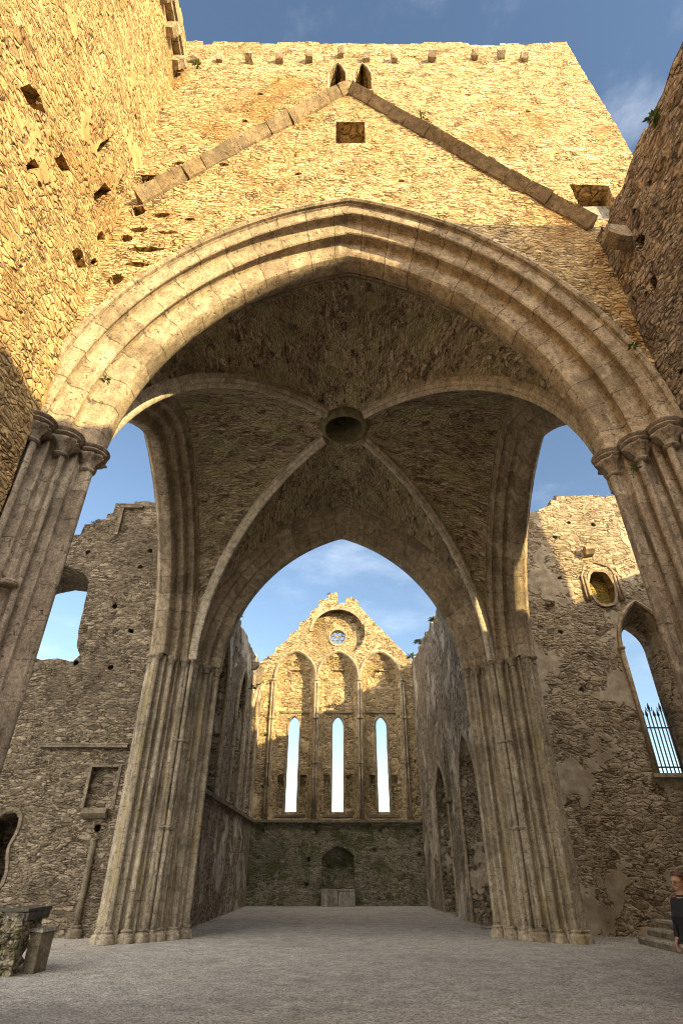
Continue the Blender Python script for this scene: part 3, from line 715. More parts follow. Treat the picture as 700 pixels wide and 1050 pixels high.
# ------------------------------------------------------------------ transepts
YE = 21.2
tn = thing('north_transept_wall', 'dark rubble wall on the left behind the arch with stepped broken top and empty window', 'wall', (-12, YE, 0))
top = [(-7.4, 15.95), (-8.8, 15.92), (-8.85, 15.98), (-9.5, 15.96), (-9.52, 15.85), (-10.35, 15.85), (-10.38, 15.3), (-10.6, 15.28), (-10.62, 15.0), (-10.95, 14.98), (-11.0, 14.75), (-11.5, 14.72), (-11.55, 14.2), (-12.4, 14.2), (-12.45, 13.7)]
ol = [(-20, 0), (-7.03, 0)] + [(-7.03, 15.9)] + top + ragged((-12.6, 13.7), (-20, 13.4), 8, .5, .15) + [(-20, 13.5)]
winN = [(-13.6, 8.9), (-12.8, 8.6), (-12.2, 8.75), (-11.6, 8.55), (-11.0, 8.62), (-10.4, 8.5), (-10.2, 8.75), (-10.4, 9.1), (-10.52, 9.9), (-10.6, 11.9), (-10.95, 12.3), (-11.6, 12.6), (-12.4, 12.7), (-13.2, 12.5), (-13.7, 12.0)]
def trefoil(cx, cz, r):
    out = []
    for k in range(36):
        a = 2 * PI * k / 36; out.append((cx + r * (1 + .22 * math.cos(4 * (a - PI / 4))) * math.cos(a), cz + 1.35 * r * (1 + .22 * math.cos(4 * (a - PI / 4))) * math.sin(a)))
    return out
pits = [(trefoil(-11.55, 2.3, .82), 2.3), (rect(-8.72, 3.5, -7.78, 4.75), .22)]
for (x, z) in [(-8.4, 9.75), (-8.9, 8.3), (-10.25, 8.45), (-11.0, 13.3), (-8.6, 12.6), (-8.35, 13.4), (-9.3, 10.8), (-8.1, 2.9)]: pits.append((irregular(x, z, .26, .24, x + z, 6), .4))
wall('masonry', 'transept_rubble', (0, YE, 0), (1, 0, 0), (0, -1, 0), ol, tn, holes=[winN], pits=pits, thick=2.6, cell=.15, amp=.05, seed=3)
m = MB(); m.box((-9.15, YE - .07, 5.45), (3.1, .2, .14), 0, .01); obj('string_course', m.v, m.f, 'dark_trim', tn, [(v[0], v[2]) for v in m.v])
m = MB(); m.box((-9.55, YE - .06, 15.62), (1.0, .18, .13), 0, .01); m.box((-9.95, YE - .05, 14.85), (.13, .16, 1.4), 0, .01); obj('drip_stone', m.v, m.f, 'dark_trim', tn, [(v[0], v[2]) for v in m.v])
moulding2d('niche_frame', [(-7.74, 3.48), (-7.74, 4.8), (-8.76, 4.8), (-8.76, 3.48)], (0, YE, 0), (1, 0, 0), (0, -1, 0), [(-.06, -.03), (-.06, .06), (.06, .05), (.06, -.03)], 'dark_trim', tn)
corbel(tn, (-8.25, YE, 3.3), (0, -1, 0), (1, 0, 0), .8, .3, .3, 'dark_trim', 'niche_bracket')
pts = trefoil(-11.55, 2.3, .9); moulding2d('tracery_frame', pts + pts[:1], (0, YE, 0), (1, 0, 0), (0, -1, 0), [(-.05, -.02), (-.05, .04), (.05, .05), (.07, -.02)], 'dark_trim', tn)
m = MB(); m.tube([(-8.1, YE - .1, z) for z in (.2, 1, 1.8, 2.6)], .1, 10); sh = obj('shaft', m.v, m.f, 'dark_trim', tn, [(v[2], .1) for v in m.v], True)
o = obj('base', bas.v, bas.f, 'dark_trim', sh, [(v[2], v[0]) for v in bas.v], True, (-8.1, YE - .1, 0)); fixn(o, 45)

ts = thing('south_transept_wall', 'patchy plastered wall on the right, sunlit at the top with lancet and round window', 'wall', (12, YE, 0))
ol = [(7.03, 0), (20, 0), (20, 16.2)] + ragged((20, 16.2), (12.0, 16.4), 5, .5, .12) + [(12.0, 16.55), (10.05, 16.45), (10.0, 16.2), (9.7, 16.2), (9.68, 15.95)] + ragged((9.5, 15.8), (7.5, 15.4), 6, .4, .1) + [(7.4, 15.4), (7.03, 15.35)]
lanF = arch_poly(12.15, 1.0, 4.55, 9.2, 11.0, 8); lanB = arch_poly(12.15, .62, 4.7, 9.4, 10.45, 8)
rw = [(10.98 + .56 * math.copysign(abs(math.cos(2 * PI * k / 24)) ** .75, math.cos(2 * PI * k / 24)) + .02 * math.sin(k * 5.1), 11.75 + .8 * math.sin(2 * PI * k / 24) + .02 * math.sin(k * 3.7)) for k in range(24)]
pits = [(rw, .5)]
for (x, z) in [(9.3, 12.2), (9.5, 14.2), (8.8, 9.8), (11.4, 14.9), (10.3, 15.0), (9.1, 7.5)]: pits.append((irregular(x, z, .24, .2, x + z, 6), .35))
wall('masonry', 'plaster_rubble', (0, YE, 0), (1, 0, 0), (0, -1, 0), ol, ts, open_holes=[lanF], pits=pits, thick=1.4, cell=.15, amp=.05, seed=9, back=False)
def loft(name, A, B, ya, yb, mat, parent, closed=True):
    V = [(x, ya, z) for x, z in A] + [(x, yb, z) for x, z in B]; n = len(A)
    F = [(i, (i + 1) % n, n + (i + 1) % n, n + i) for i in range(n if closed else n - 1)]
    o = obj(name, V, F, mat, parent, [(v[2], v[0] + v[1]) for v in V], False); return o
A = subdiv(lanF, .35); k = len(A)
def resample(poly, ref): return poly
loft('window_splay', lanF, lanB, YE - .0, YE + .9, 'plaster_rubble', ts)
loft('window_reveal', lanB, lanB, YE + .9, YE + 1.4, 'plaster_rubble', ts)
moulding2d('window_hood', arch_poly(12.15, 1.08, 9.0, 9.2, 11.12, 10), (0, YE, 0), (1, 0, 0), (0, -1, 0), [(-.07, -.03), (-.07, .08), (.0, .13), (.07, .08), (.08, -.03)], 'trim_stone', ts)
m = MB(); m.tube([(11.05, YE - .06, z) for z in (4.6, 6, 7.5, 9.05)], .09, 10); sh = obj('window_shaft', m.v, m.f, 'trim_stone', ts, [(v[2], .1) for v in m.v], True)
o = obj('capital', caps.v, caps.f, 'trim_stone', sh, [(v[2], v[0]) for v in caps.v], True, (11.05, YE - .06, 9.15)); o.scale = (.7, .7, .8)
m = MB(); m.box((12.15, YE - .08, 4.5), (2.6, .3, .14), 0, .01); obj('window_sill', m.v, m.f, 'trim_stone', ts, [(v[0], v[2]) for v in m.v])
m = MB(); m.add([(x, YE + .47, z) for x, z in rw], [tuple(range(len(rw)))]); obj('blocked_window_panel', m.v, m.f, 'yellow_render', ts)
moulding2d('round_window_hood', [(11.72, 11.2), (11.75, 12.2), (11.5, 12.75), (10.98, 12.95), (10.46, 12.75), (10.2, 12.2), (10.22, 11.2)], (0, YE, 0), (1, 0, 0), (0, -1, 0), [(-.03, -.02), (-.03, .04), (.035, .05), (.04, -.02)], 'trim_stone', ts)
moulding2d('round_window_frame', rw + rw[:1], (0, YE, 0), (1, 0, 0), (0, -1, 0), [(-.05, -.02), (-.05, .05), (.06, .05), (.06, -.02)], 'trim_stone', ts)
for x in (10.2, 10.34, 11.62, 11.76):
    m = MB(); m.tube([(x, YE - .06, 11.15), (x, YE - .06, 12.3)], .05, 8); obj('window_shaft', m.v, m.f, 'trim_stone', ts, [(v[2], .1) for v in m.v], True)
corbel(ts, (10.76, YE, 13.4), (0, -1, 0), (1, 0, 0), .4, .36, .4)
# unseen walls added to cast shade (out of the frame to the right)
th = 18.0
ol = [(-YE, 0), (-9.0, 0), (-9.0, 21.5), (-10.9, 21.5), (-11.15, 19.0), (-11.5, 17.2), (-11.7, 14.9), (-15, 15.1), (-17, 14.8), (-YE, 14.9)]  # invented outline, tall step drawn for its shadow edge
tag(wall('transept_end_shade_wall', 'plaster_rubble', (th, 0, 0), (0, -1, 0), (-1, 0, 0), ol[::1], None, thick=1.2, cell=.6, amp=.05, seed=4), 'unseen rubble wall added to shade the right hand transept, taller at one corner', 'wall')
tag(wall('transept_west_shade_wall', 'plaster_rubble', (0, 9.0, 0), (-1, 0, 0), (0, 1, 0), [(-18, 0), (-7.56, 0), (-7.56, 14.6), (-9, 17.6), (-15.6, 17.4), (-15.8, 14.5), (-18, 14.7)], None, thick=1.2, cell=.6, amp=.05, seed=15), 'unseen rubble wall added to keep sun out of the right hand transept', 'wall')  # added to keep the low sun off the choir and its floor
ol = [(-17.9, 0), (-8.0, 0), (-8.0, 17.05), (-14.5, 17.05), (-14.7, 14), (-17.9, 13.5)]  # added outline, sized for the shade on the tower face
tag(wall('south_shade_wall', 'south_wall_rubble', (0, 1.2, 0), (-1, 0, 0), (0, 1, 0), ol, None, thick=1.0, cell=.6, amp=.05, seed=6), 'unseen tall rubble wall added outside the right hand nave wall to cast shade', 'wall')

# ------------------------------------------------------------------ choir
YG = 39.05; XL, XR = -5.32, 5.2
cn = thing('choir_north_wall', 'streaked grey wall left of the choir with blind lancet arches above a ledge', 'wall', (XL, 30, 0))
yb = C0.y + HB + T
ol = [(yb, 0), (YG, 0), (YG, 13.6)] + ragged((YG, 13.6), (yb, 12.3), 2, .5, .22) + [(yb, 12.3)]
pits = [([(p[0], p[1]) for p in arch_poly(24.6, 1.15, 4.35, 8.6, 10.6, 8)], .9), (arch_poly(30.4, 1.3, 4.35, 8.6, 10.9, 8), .9), (arch_poly(35.6, 1.2, 4.35, 8.7, 10.9, 8), .9)]
for (y, z) in [(27.6, 11.2), (28.6, 12), (33, 11.6), (26.6, 9), (33.2, 9.5), (37.8, 7.2), (37.8, 12), (33, 12.6)]: pits.append((irregular(y, z, .5, .35, y, 6), .4))
wall('masonry', 'choir_rubble', (XL, 0, 0), (0, 1, 0), (1, 0, 0), ol, cn, pits=pits, thick=1.4, cell=.17, amp=.05, seed=31)
for cy, h, za in ((24.6, 1.25, 10.75), (30.4, 1.4, 11.05), (35.6, 1.3, 11.05)):
    moulding2d('arch_moulding', arch_poly(cy, h, 4.4, 8.6, za, 8), (XL, 0, 0), (0, 1, 0), (1, 0, 0), roll_section(.13, .07), 'trim_stone', cn)
m = MB(); y = yb
while y < YG - .2: l = min(1.1, YG - y); m.box((XL + .08, y + l / 2, 4.27), (.22, l - .008, .15), 0, .008); y += l
obj('string_course', m.v, m.f, 'dark_trim', cn, [(v[1], v[2]) for v in m.v])
for y, z in ((33.5, 12.2), (36, 12.0)): corbel(cn, (XL, y, z), (1, 0, 0), (0, 1, 0), .4, .45, .45)
cs = thing('choir_south_wall', 'streaked pale wall right of the choir with two tall pointed openings', 'wall', (XR, 30, 0))
ol = [(-YG, 0), (-yb, 0), (-yb, 13.1)] + ragged((-yb, 13.1), (-YG, 14.2), 6, .5, .2) + [(-YG, 14.0)]
pits = [(arch_poly(-25.05, 1.75, .02, 4.2, 6.75, 8), 1.3), (arch_poly(-31.6, 1.7, .02, 4.0, 6.4, 8), 1.3), (arch_poly(-29.1, .3, 4.6, 6.3, 6.9, 5), .45), (arch_poly(-36, .3, 4.6, 6.3, 6.9, 5), .45)]
for (y, z) in [(28, 10.6), (33.5, 11.6), (36.4, 6.2), (36.6, 4.2), (34.4, 8.6), (27, 12), (37.2, 12.9)]: pits.append((irregular(-y, z, .4, .3, y, 6), .4))
wall('masonry', 'choir_rubble', (XR, 0, 0), (0, -1, 0), (-1, 0, 0), ol, cs, pits=pits, thick=1.6, cell=.17, amp=.05, seed=33)
for cy, h in ((-25.05, 1.82), (-31.6, 1.77)):
    moulding2d('arch_moulding', arch_poly(cy, h, .0, 4.1, 6.75 if cy > -30 else 6.5, 8), (XR, 0, 0), (0, -1, 0), (-1, 0, 0), [(-.13, -.03), (-.13, .03), (.05, .06), (.08, -.03)], 'trim_stone', cs)
moulding2d('niche_frame', arch_poly(-29.1, .36, 4.5, 6.3, 7.0, 5), (XR, 0, 0), (0, -1, 0), (-1, 0, 0), [(-.06, -.03), (-.06, .07), (.06, .07), (.06, -.03)], 'dark_trim', cs)
m = MB(); m.box((XR - .12, 29.1, 4.5), (.3, 1.0, .16), 0, .01); obj('niche_sill', m.v, m.f, 'dark_trim', cs, [(v[1], v[2]) for v in m.v])

ge = thing('choir_east_gable', 'ruined sunlit gable wall with three lancet windows and a small rose window', 'wall', (0, YG, 0))
gl = [(-5.6, 4.3), (5.6, 4.3), (5.6, 14.2)] + [(5.35, 14.3)] + [(4.6, 15.15), (3.4, 16.5), (2.3, 17.7), (1.55, 18.6), (1.5, 18.95), (.95, 19.35)] + [(.9, 19.2), (.55, 19.25), (.5, 18.85), (-.05, 18.8), (-.1, 19.75), (-.75, 19.55), (-.8, 19.2), (-1.5, 19.0), (-1.55, 18.5), (-2.1, 18.1), (-2.2, 17.6), (-2.9, 17.2), (-2.95, 16.7), (-3.6, 16.3), (-3.7, 15.9), (-4.5, 15.3), (-4.6, 14.9), (-5.4, 14.4), (-5.6, 14.2)]
cxs = (-3.02, -.02, 2.95)
fr = [arch_poly(c, 1.36, 4.45, 13.2, 14.95, 9) for c in cxs]; bk = [arch_poly(c, 1.02, 4.45, 12.5, 13.9, 9) for c in cxs]
rose = [(-.05 + 2.0 * math.cos(2 * PI * k / 40), 16.55 + 1.85 * math.sin(2 * PI * k / 40)) for k in range(40)]
rose2 = [(-.05 + .62 * math.cos(2 * PI * k / 24), 16.32 + .62 * math.sin(2 * PI * k / 24)) for k in range(24)]
wall('masonry', 'gable_rubble', (0, YG, 0), (1, 0, 0), (0, -1, 0), gl, ge, holes=[rose], open_holes=fr, pits=[(irregular(-4.9, 9.3, .2, .2, 1), .3), (irregular(5.0, 5.6, .22, .25, 4), .4), (irregular(5.0, 7.7, .22, .25, 5), .4), (irregular(-4.85, 6.2, .22, .25, 5), .4)], thick=.6, cell=.15, amp=.05, seed=41, back=False)
rim = [(x * 1.0, z) for x, z in gl]
cap_ = [p for p in gl if p[1] > 13.5]
wall('back_wall', 'gable_rubble', (0, YG + .6, 0), (1, 0, 0), (0, -1, 0), [(-5.58, 13.85), (5.58, 13.85)] + [(x * .995, z - .01) for x, z in cap_], ge, holes=[rose2], thick=.6, cell=.18, amp=.02, seed=43)
for i, c in enumerate(cxs):
    s = loft('embrasure', fr[i], bk[i], YG, YG + .75, 'gable_rubble', ge)
    hp = 10.55
    lan = arch_poly(c, .37, 4.85, 10.1, 10.72, 6)
    ol = [(c - 1.02 - .25, 4.36), (c + 1.02 + .25, 4.36), (c + 1.27, 14.0), (c - 1.27, 14.0)]
    w = wall('window_wall', 'gable_rubble', (0, YG + .752, 0), (1, 0, 0), (0, -1, 0), ol, s, holes=[lan], pits=[(rect(c - .93, 5.0, c - .53, 7.0), .4), (rect(c + .53, 5.0, c + .93, 7.0), .4)], thick=.45, cell=.15, amp=.03, seed=50 + i)
    moulding2d('lancet_frame', arch_poly(c, .4, 4.8, 10.1, 10.76, 6), (0, YG + .75, 0), (1, 0, 0), (0, -1, 0), [(-.04, -.02), (-.04, .05), (.06, .06), (.06, -.02)], 'trim_stone', s)
    moulding2d('lintel', [(c + 1.0, 10.95), (c - 1.0, 10.95)], (0, YG + .75, 0), (1, 0, 0), (0, -1, 0), [(-.05, -.02), (-.05, .07), (.06, .1), (.07, -.02)], 'trim_stone', s)
    p = [q for q in arch_poly(c, 1.44, 12.9, 13.2, 15.05, 10)]
    moulding2d('hood_mould', p, (0, YG, 0), (1, 0, 0), (0, -1, 0), [(-.1, -.03), (-.1, .1), (.0, .17), (.09, .1), (.1, -.03)], 'trim_stone', s)
    m = MB(); m.box((c, YG + .68, 4.62), (1.9, .3, .14), 0, .01); obj('sill', m.v, m.f, 'dark_trim', s, [(v[0], v[2]) for v in m.v])
for x in (-4.52, -1.52, 1.47, 4.45):
    for dx in (-.09, .09):
        m = MB(); m.tube([(x + dx, YG - .1, z) for z in (4.4, 7, 10, 12.85)], .075, 8); o = obj('shaft', m.v, m.f, 'trim_stone', ge, [(v[2], .1) for v in m.v], True)
        for z in (7.6, 10.4): q = obj('shaft_ring', ann.v, ann.f, 'trim_stone', o, [(v[2], v[0]) for v in ann.v], True, (x + dx, YG - .1, z)); q.scale = (.6, .6, 1)
    q = obj('capital', caps.v, caps.f, 'trim_stone', ge, [(v[2], v[0]) for v in caps.v], True, (x, YG - .08, 13.0)); q.scale = (1, .9, 1)
# tracery of the rose: six small lobes
m = MB()
for k in range(6):
    a = 2 * PI * k / 6; cx, cz = -.05 + .34 * math.cos(a), 16.32 + .34 * math.sin(a)
    m.tube([(cx + .17 * math.cos(2 * PI * j / 12), YG + .8, cz + .17 * math.sin(2 * PI * j / 12)) for j in range(13)], .035, 6)
m.tube([(-.05 + .13 * math.cos(2 * PI * j / 12), YG + .8, 16.32 + .13 * math.sin(2 * PI * j / 12)) for j in range(13)], .035, 6)
tr = m.build('rose_tracery', 'trim_stone', ge, True)
moulding2d('rose_frame', rose2 + rose2[:1], (0, YG + .6, 0), (1, 0, 0), (0, -1, 0), [(-.06, -.02), (-.06, .06), (.07, .06), (.07, -.02)], 'trim_stone', tr)
pts = rose[2:21]; moulding2d('rose_hood', pts, (0, YG, 0), (1, 0, 0), (0, -1, 0), [(-.12, -.03), (-.12, .06), (.1, .08), (.12, -.03)], 'trim_stone', ge)
# damp wall under the ledge
niche = [(-.95, .82), (.97, .82), (.97, 2.45), (.6, 2.75), (.0, 3.02), (-.58, 2.75), (-.95, 2.45)]
pits = [(niche, .6)]
for x, z in [(-4.6, 3.8), (-4.75, 2.4), (-1.75, 2.3), (-1.8, 1.05), (-4.8, 1.0), (2.2, 2.75), (2.6, 3.8), (4.9, 3.8), (4.9, 2.55), (-1.3, 3.7)]: pits.append((rect(x - .1, z - .11, x + .1, z + .11), .35))
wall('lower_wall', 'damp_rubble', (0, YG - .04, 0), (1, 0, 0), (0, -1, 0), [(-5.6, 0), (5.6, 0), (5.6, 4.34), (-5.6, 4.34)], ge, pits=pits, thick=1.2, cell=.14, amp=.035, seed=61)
m = MB(); x = -5.5
while x < 5.4: l = min(1.2, 5.5 - x); m.box((x + l / 2, YG - .1, 4.28), (l - .008, .3, .15), 0, .008); x += l
obj('string_course', m.v, m.f, 'dark_trim', ge, [(v[0], v[2]) for v in m.v])
al = thing('altar', 'low grey stone altar block under the pointed niche in the far wall', 'altar', (0, YG - .3, 0))
m = MB()
for k in range(2): m.box((-.48 + .98 * k, YG - .25, .36), (.95, .5, .71), 0, .012)
obj('altar_block', m.v, m.f, 'grey_slab', al, [(v[0] + .3, v[2]) for v in m.v])
m = MB(); m.box((0, YG - .2, .775), (2.0, .62, .1), 0, .01); obj('altar_slab', m.v, m.f, 'grey_slab', al, [(v[0], v[1]) for v in m.v])

# ------------------------------------------------------------------ railing in the lancet
ra = thing('iron_railing', 'black iron railing with spear tips standing in the tall window on the right', 'railing', (12.15, YE + 1.1, 4.7))
for k in range(8):
    x = 11.62 + .15 * k; m = MB(); yy = YE + 1.1; h = 6.75 + (.25 if k % 3 == 0 else 0)
    m.tube([(x, yy, 4.72), (x, yy, h)], .022, 6); b = m.build('bar', 'iron', ra, True)
    m = MB(); m.tube([(x, yy, h), (x, yy, h + .08), (x, yy, h + .3)], [.018, .055, .004], 6)
    if k % 3 == 0: m.tube([(x - .13, yy, h + .12), (x - .08, yy, h + .0), (x, yy, h - .05), (x + .08, yy, h), (x + .13, yy, h + .12)], .016, 5)
    m.build('spear_tip', 'iron', b, True)
m = MB()
for z in (4.95, 6.35): m.box((12.15, YE + 1.1, z), (1.2, .03, .05))
m.build('rail', 'iron', ra)

# loose grit on the gravel and along the wall feet
m = MB(); rr = random.Random(77)
feet = [((-5.2, 22.3), (-5.2, 38.9)), ((5.1, 22.3), (5.1, 38.9)), ((-5.2, 38.9), (5.1, 38.9)), ((-20, 21.1), (-7.6, 21.1)), ((7.6, 21.1), (9, 21.1)), ((-7.6, 19.1), (-4.6, 22)), ((7.6, 19.1), (4.6, 22)), ((-5.2, 2), (-5.2, 7)), ((5.5, 2), (5.5, 7))]
for k in range(7000):
    if k < 2200:
        a, b = feet[rr.randrange(len(feet))]; t = rr.random(); x = a[0] + (b[0] - a[0]) * t + rr.gauss(0, .14); y = a[1] + (b[1] - a[1]) * t - abs(rr.gauss(0, .16)) * (1 if abs(a[1] - b[1]) < 1 else 0); r = rr.uniform(.012, .045)
    else:
        y = 9 + 14 * rr.random() ** 1.6; x = rr.uniform(-.62, .62) * y; r = rr.uniform(.009, .021)
    v = [Vector((x + r * math.cos(2 * PI * q / 5 + k) * rr.uniform(.7, 1.2), y + r * math.sin(2 * PI * q / 5 + k) * rr.uniform(.7, 1.2), rr.uniform(0, r * .4))) for q in range(5)] + [Vector((x + rr.uniform(-.3, .3) * r, y, r * rr.uniform(.7, 1.1)))]
    m.add(v, [(q, (q + 1) % 5, 5) for q in range(5)])
gr_ = m.build('loose_stones', 'gravel'); gr_['kind'] = 'stuff'; tag(gr_, 'loose grey stones strewn over the gravel and along the wall feet', 'gravel')

# ------------------------------------------------------------------ steps
st = thing('stone_steps', 'pale worn stone steps against the right hand wall behind the person', 'steps', (9, 18.4, 0))
for k in range(4):
    m = MB(); rr = random.Random(k); x0 = 8.28 + .42 * k; n = 3; y0, y1 = 15.6, 19.5 + .25 * k
    m.box(((x0 + 11.5) / 2, (y0 + y1) / 2, .17 * k + .0 + .06), (11.5 - x0, y1 - y0 - .04, .12)); obj('riser', m.v, m.f, 'dark_trim', st, [(v[1], v[2]) for v in m.v])
    m = MB(); yy = y0
    while yy < y1 - .1: l = min(rr.uniform(1.1, 1.6), y1 - yy); m.box((x0 + .27, yy + l / 2, .17 * k + .145), (.62, l - .01, .05), 0, .006); yy += l
    obj('tread', m.v, m.f, 'step_stone', st, [(v[1], v[0]) for v in m.v])

# ------------------------------------------------------------------ ruined tomb, lower left
def lumpy(name, c, d, mat, parent, seed, amp=.08, n=10):
    bm = bmesh.new(); bmesh.ops.create_cube(bm, size=1); bmesh.ops.subdivide_edges(bm, edges=bm.edges, cuts=n, use_grid_fill=True)
    P = np.array([tuple(v.co) for v in bm.verts]) * np.array(d) + np.array(c); Nn = np.array([tuple(v.normal) for v in bm.verts])
    P = P + Nn * (lumps(P * 2.2, seed) * amp)[:, None]; P[:, 2] = np.maximum(P[:, 2], 0)
    F = [[v.index for v in f.verts] for f in bm.faces]; bm.free()
    return obj(name, P, F, mat, parent, None, False)
TX = -.42
tb = thing('ruined_tomb', 'broken rubble tomb base with dark slab and dressed end stone on the gravel', 'tomb', (-6.9, 14.2, 0))
lumpy('rubble_core', (-6.33 + TX, 14.05, .5), (.55, .5, 1.0), 'tomb_rubble', tb, 3, .16)
lumpy('rubble_core', (-6.9 + TX, 14.6, .28), (.75, .5, .56), 'tomb_rubble', tb, 4, .14)
lumpy('rubble_core', (-6.9 + TX, 15.0, .8), (1.3, .5, .45), 'tomb_rubble', tb, 5, .1)
m = MB(); m.box((-6.55 + TX, 14.35, 1.04), (1.15, 1.0, .06), -.05, .008); m.box((-6.22 + TX, 14.3, .93), (.5, .9, .14), -.05, .01); obj('dark_slab', m.v, m.f, 'slab_stone', tb, [(v[0], v[1]) for v in m.v])
m = MB(); m.box((-5.88 + TX, 14.45, .33), (.24, .5, .66), -.1, .012); obj('dressed_block', m.v, m.f, 'dark_trim', tb, [(v[1], v[2]) for v in m.v])
m = MB(); m.box((-5.88 + TX, 14.45, .69), (.32, .6, .06), -.1, .01); obj('coping', m.v, m.f, 'step_stone', tb, [(v[0], v[1]) for v in m.v])

# ------------------------------------------------------------------ person
def skinned(name, J, Ed, mat, parent, root=None, sub=2):
    names = list(J); idx = {k: i for i, k in enumerate(names)}
    me = bpy.data.meshes.new(name); me.from_pydata([J[k][0] for k in names], [(idx[a], idx[b]) for a, b in Ed], [])
    o = bpy.data.objects.new(name, me); COL.objects.link(o)
    md = o.modifiers.new('skin', 'SKIN'); md.use_smooth_shade = True
    if not me.skin_vertices: me.skin_vertices.new()
    for k in names:
        r = J[k][1]; r = r if isinstance(r, tuple) else (r, r); me.skin_vertices[0].data[idx[k]].radius = r
        me.skin_vertices[0].data[idx[k]].use_root = (k == (root or names[0]))
    s = o.modifiers.new('sub', 'SUBSURF'); s.levels = sub; s.render_levels = sub
    bpy.context.view_layer.update()
    m2 = bpy.data.meshes.new_from_object(o.evaluated_get(bpy.context.evaluated_depsgraph_get()))
    bpy.data.objects.remove(o); m2.name = name; m2.materials.clear(); m2.materials.append(M[mat])
    m2.polygons.foreach_set('use_smooth', [True] * len(m2.polygons))
    q = bpy.data.objects.new(name, m2); COL.objects.link(q); q.parent = parent; return q
pe = thing('person', 'person in a dark jacket and sunglasses with short brown hair walking at the right edge', 'person', (5.1, 10.35, 0))
# local frame: person faces -y, then turned to look left
body = {'pel': ((0, 0, .92), (.15, .11)), 'waist': ((0, .0, 1.06), (.13, .1)), 'chest': ((0, .0, 1.25), (.16, .11)), 'neckb': ((0, .0, 1.38), (.07, .065)), 'neck': ((0, -.02, 1.44), (.05, .052)), 'skull': ((0, -.02, 1.54), (.07, .085)), 'crown': ((0, -.0, 1.6), (.055, .07))}
ed = [('pel', 'waist'), ('waist', 'chest'), ('chest', 'neckb'), ('neckb', 'neck'), ('neck', 'skull'), ('skull', 'crown')]
for s, n in ((-1, 'r'), (1, 'l')):
    body.update({'sh' + n: ((.17 * s, .01, 1.34), .055), 'el' + n: ((.24 * s, .05, 1.08), .042), 'wr' + n: ((.23 * s, -.06, .86), .028), 'pa' + n: ((.225 * s, -.09, .79), (.022, .036)),
                 'hip' + n: ((.09 * s, 0, .84), .085), 'kn' + n: ((.1 * s, -.06 * s, .48), .058), 'an' + n: ((.1 * s, .02 - .1 * s, .09), .04), 'to' + n: ((.11 * s, -.14 - .1 * s, .035), .032)})
    ed += [('chest', 'sh' + n), ('sh' + n, 'el' + n), ('el' + n, 'wr' + n), ('wr' + n, 'pa' + n), ('pel', 'hip' + n), ('hip' + n, 'kn' + n), ('kn' + n, 'an' + n), ('an' + n, 'to' + n)]
    for q, (dx, l) in enumerate(((-.03, .065), (-.01, .075), (.011, .07), (.03, .055))):
        a, b = 'f%d%s' % (q, n), 'g%d%s' % (q, n)
        body[a] = ((.225 * s, -.1 + dx, .755 - .01), .0085); body[b] = ((.215 * s, -.105 + dx, .75 - l), .007); ed += [('pa' + n, a), (a, b)]
    body['t0' + n] = ((.215 * s, -.135, .79), .009); body['t1' + n] = ((.21 * s, -.15, .745), .008); ed += [('pa' + n, 't0' + n), ('t0' + n, 't1' + n)]
bd = skinned('body', body, ed, 'skin', pe, 'pel')
jk = {'hem': ((0, 0, .84), (.19, .15)), 'pel': ((0, 0, .95), (.185, .145)), 'waist': ((0, 0, 1.08), (.17, .135)), 'chest': ((0, 0, 1.22), (.172, .135)), 'col': ((0, .0, 1.36), (.095, .09)), 'coltop': ((0, -.005, 1.42), (.085, .08))}
je = [('hem', 'pel'), ('pel', 'waist'), ('waist', 'chest'), ('chest', 'col'), ('col', 'coltop')]
for s, n in ((-1, 'r'), (1, 'l')):
    jk.update({'sh' + n: ((.165 * s, .01, 1.31), .068), 'el' + n: ((.245 * s, .05, 1.08), .065), 'wr' + n: ((.23 * s, -.065, .835), .046)}); je += [('chest', 'sh' + n), ('sh' + n, 'el' + n), ('el' + n, 'wr' + n)]
skinned('jacket', jk, je, 'jacket_cloth', pe, 'pel')
tr_ = {'w': ((0, 0, .98), (.16, .12)), 'pel': ((0, 0, .9), (.165, .125))}; te = [('w', 'pel')]
for s, n in ((-1, 'r'), (1, 'l')):
    tr_.update({'hip' + n: ((.09 * s, 0, .82), .1), 'kn' + n: ((.1 * s, -.06 * s, .48), .075), 'an' + n: ((.1 * s, .02 - .1 * s, .1), .065)}); te += [('pel', 'hip' + n), ('hip' + n, 'kn' + n), ('kn' + n, 'an' + n)]
skinned('trousers', tr_, te, 'trouser_cloth', pe, 'pel')
for s in (-1, 1): skinned('shoe', {'a': ((.1 * s, .05 - .1 * s, .05), .048), 'b': ((.105 * s, -.05 - .1 * s, .045), .046), 'c': ((.112 * s, -.16 - .1 * s, .035), .036)}, [('a', 'b'), ('b', 'c')], 'shoe_leather', pe, 'a')
def blob(name, c, d, mat, n=16, cut=None, parent=None, lump=0):
    bm = bmesh.new(); bmesh.ops.create_uvsphere(bm, u_segments=n * 2, v_segments=n, radius=1)
    if cut: bmesh.ops.delete(bm, geom=[v for v in bm.verts if cut(v.co)], context='VERTS')
    V = np.array([tuple(v.co) for v in bm.verts]); V = V * (1 + lump * vnoise(V * 5 + 3, 4))[:, None]; V = V * np.array(d) + np.array(c)
    F = [[v.index for v in f.verts] for f in bm.faces]; bm.free()
    me = bpy.data.meshes.new(name); me.from_pydata(V.tolist(), [], F); me.materials.append(M[mat]); me.polygons.foreach_set('use_smooth', [True] * len(F))
    o = bpy.data.objects.new(name, me); COL.objects.link(o); o.parent = parent; return o
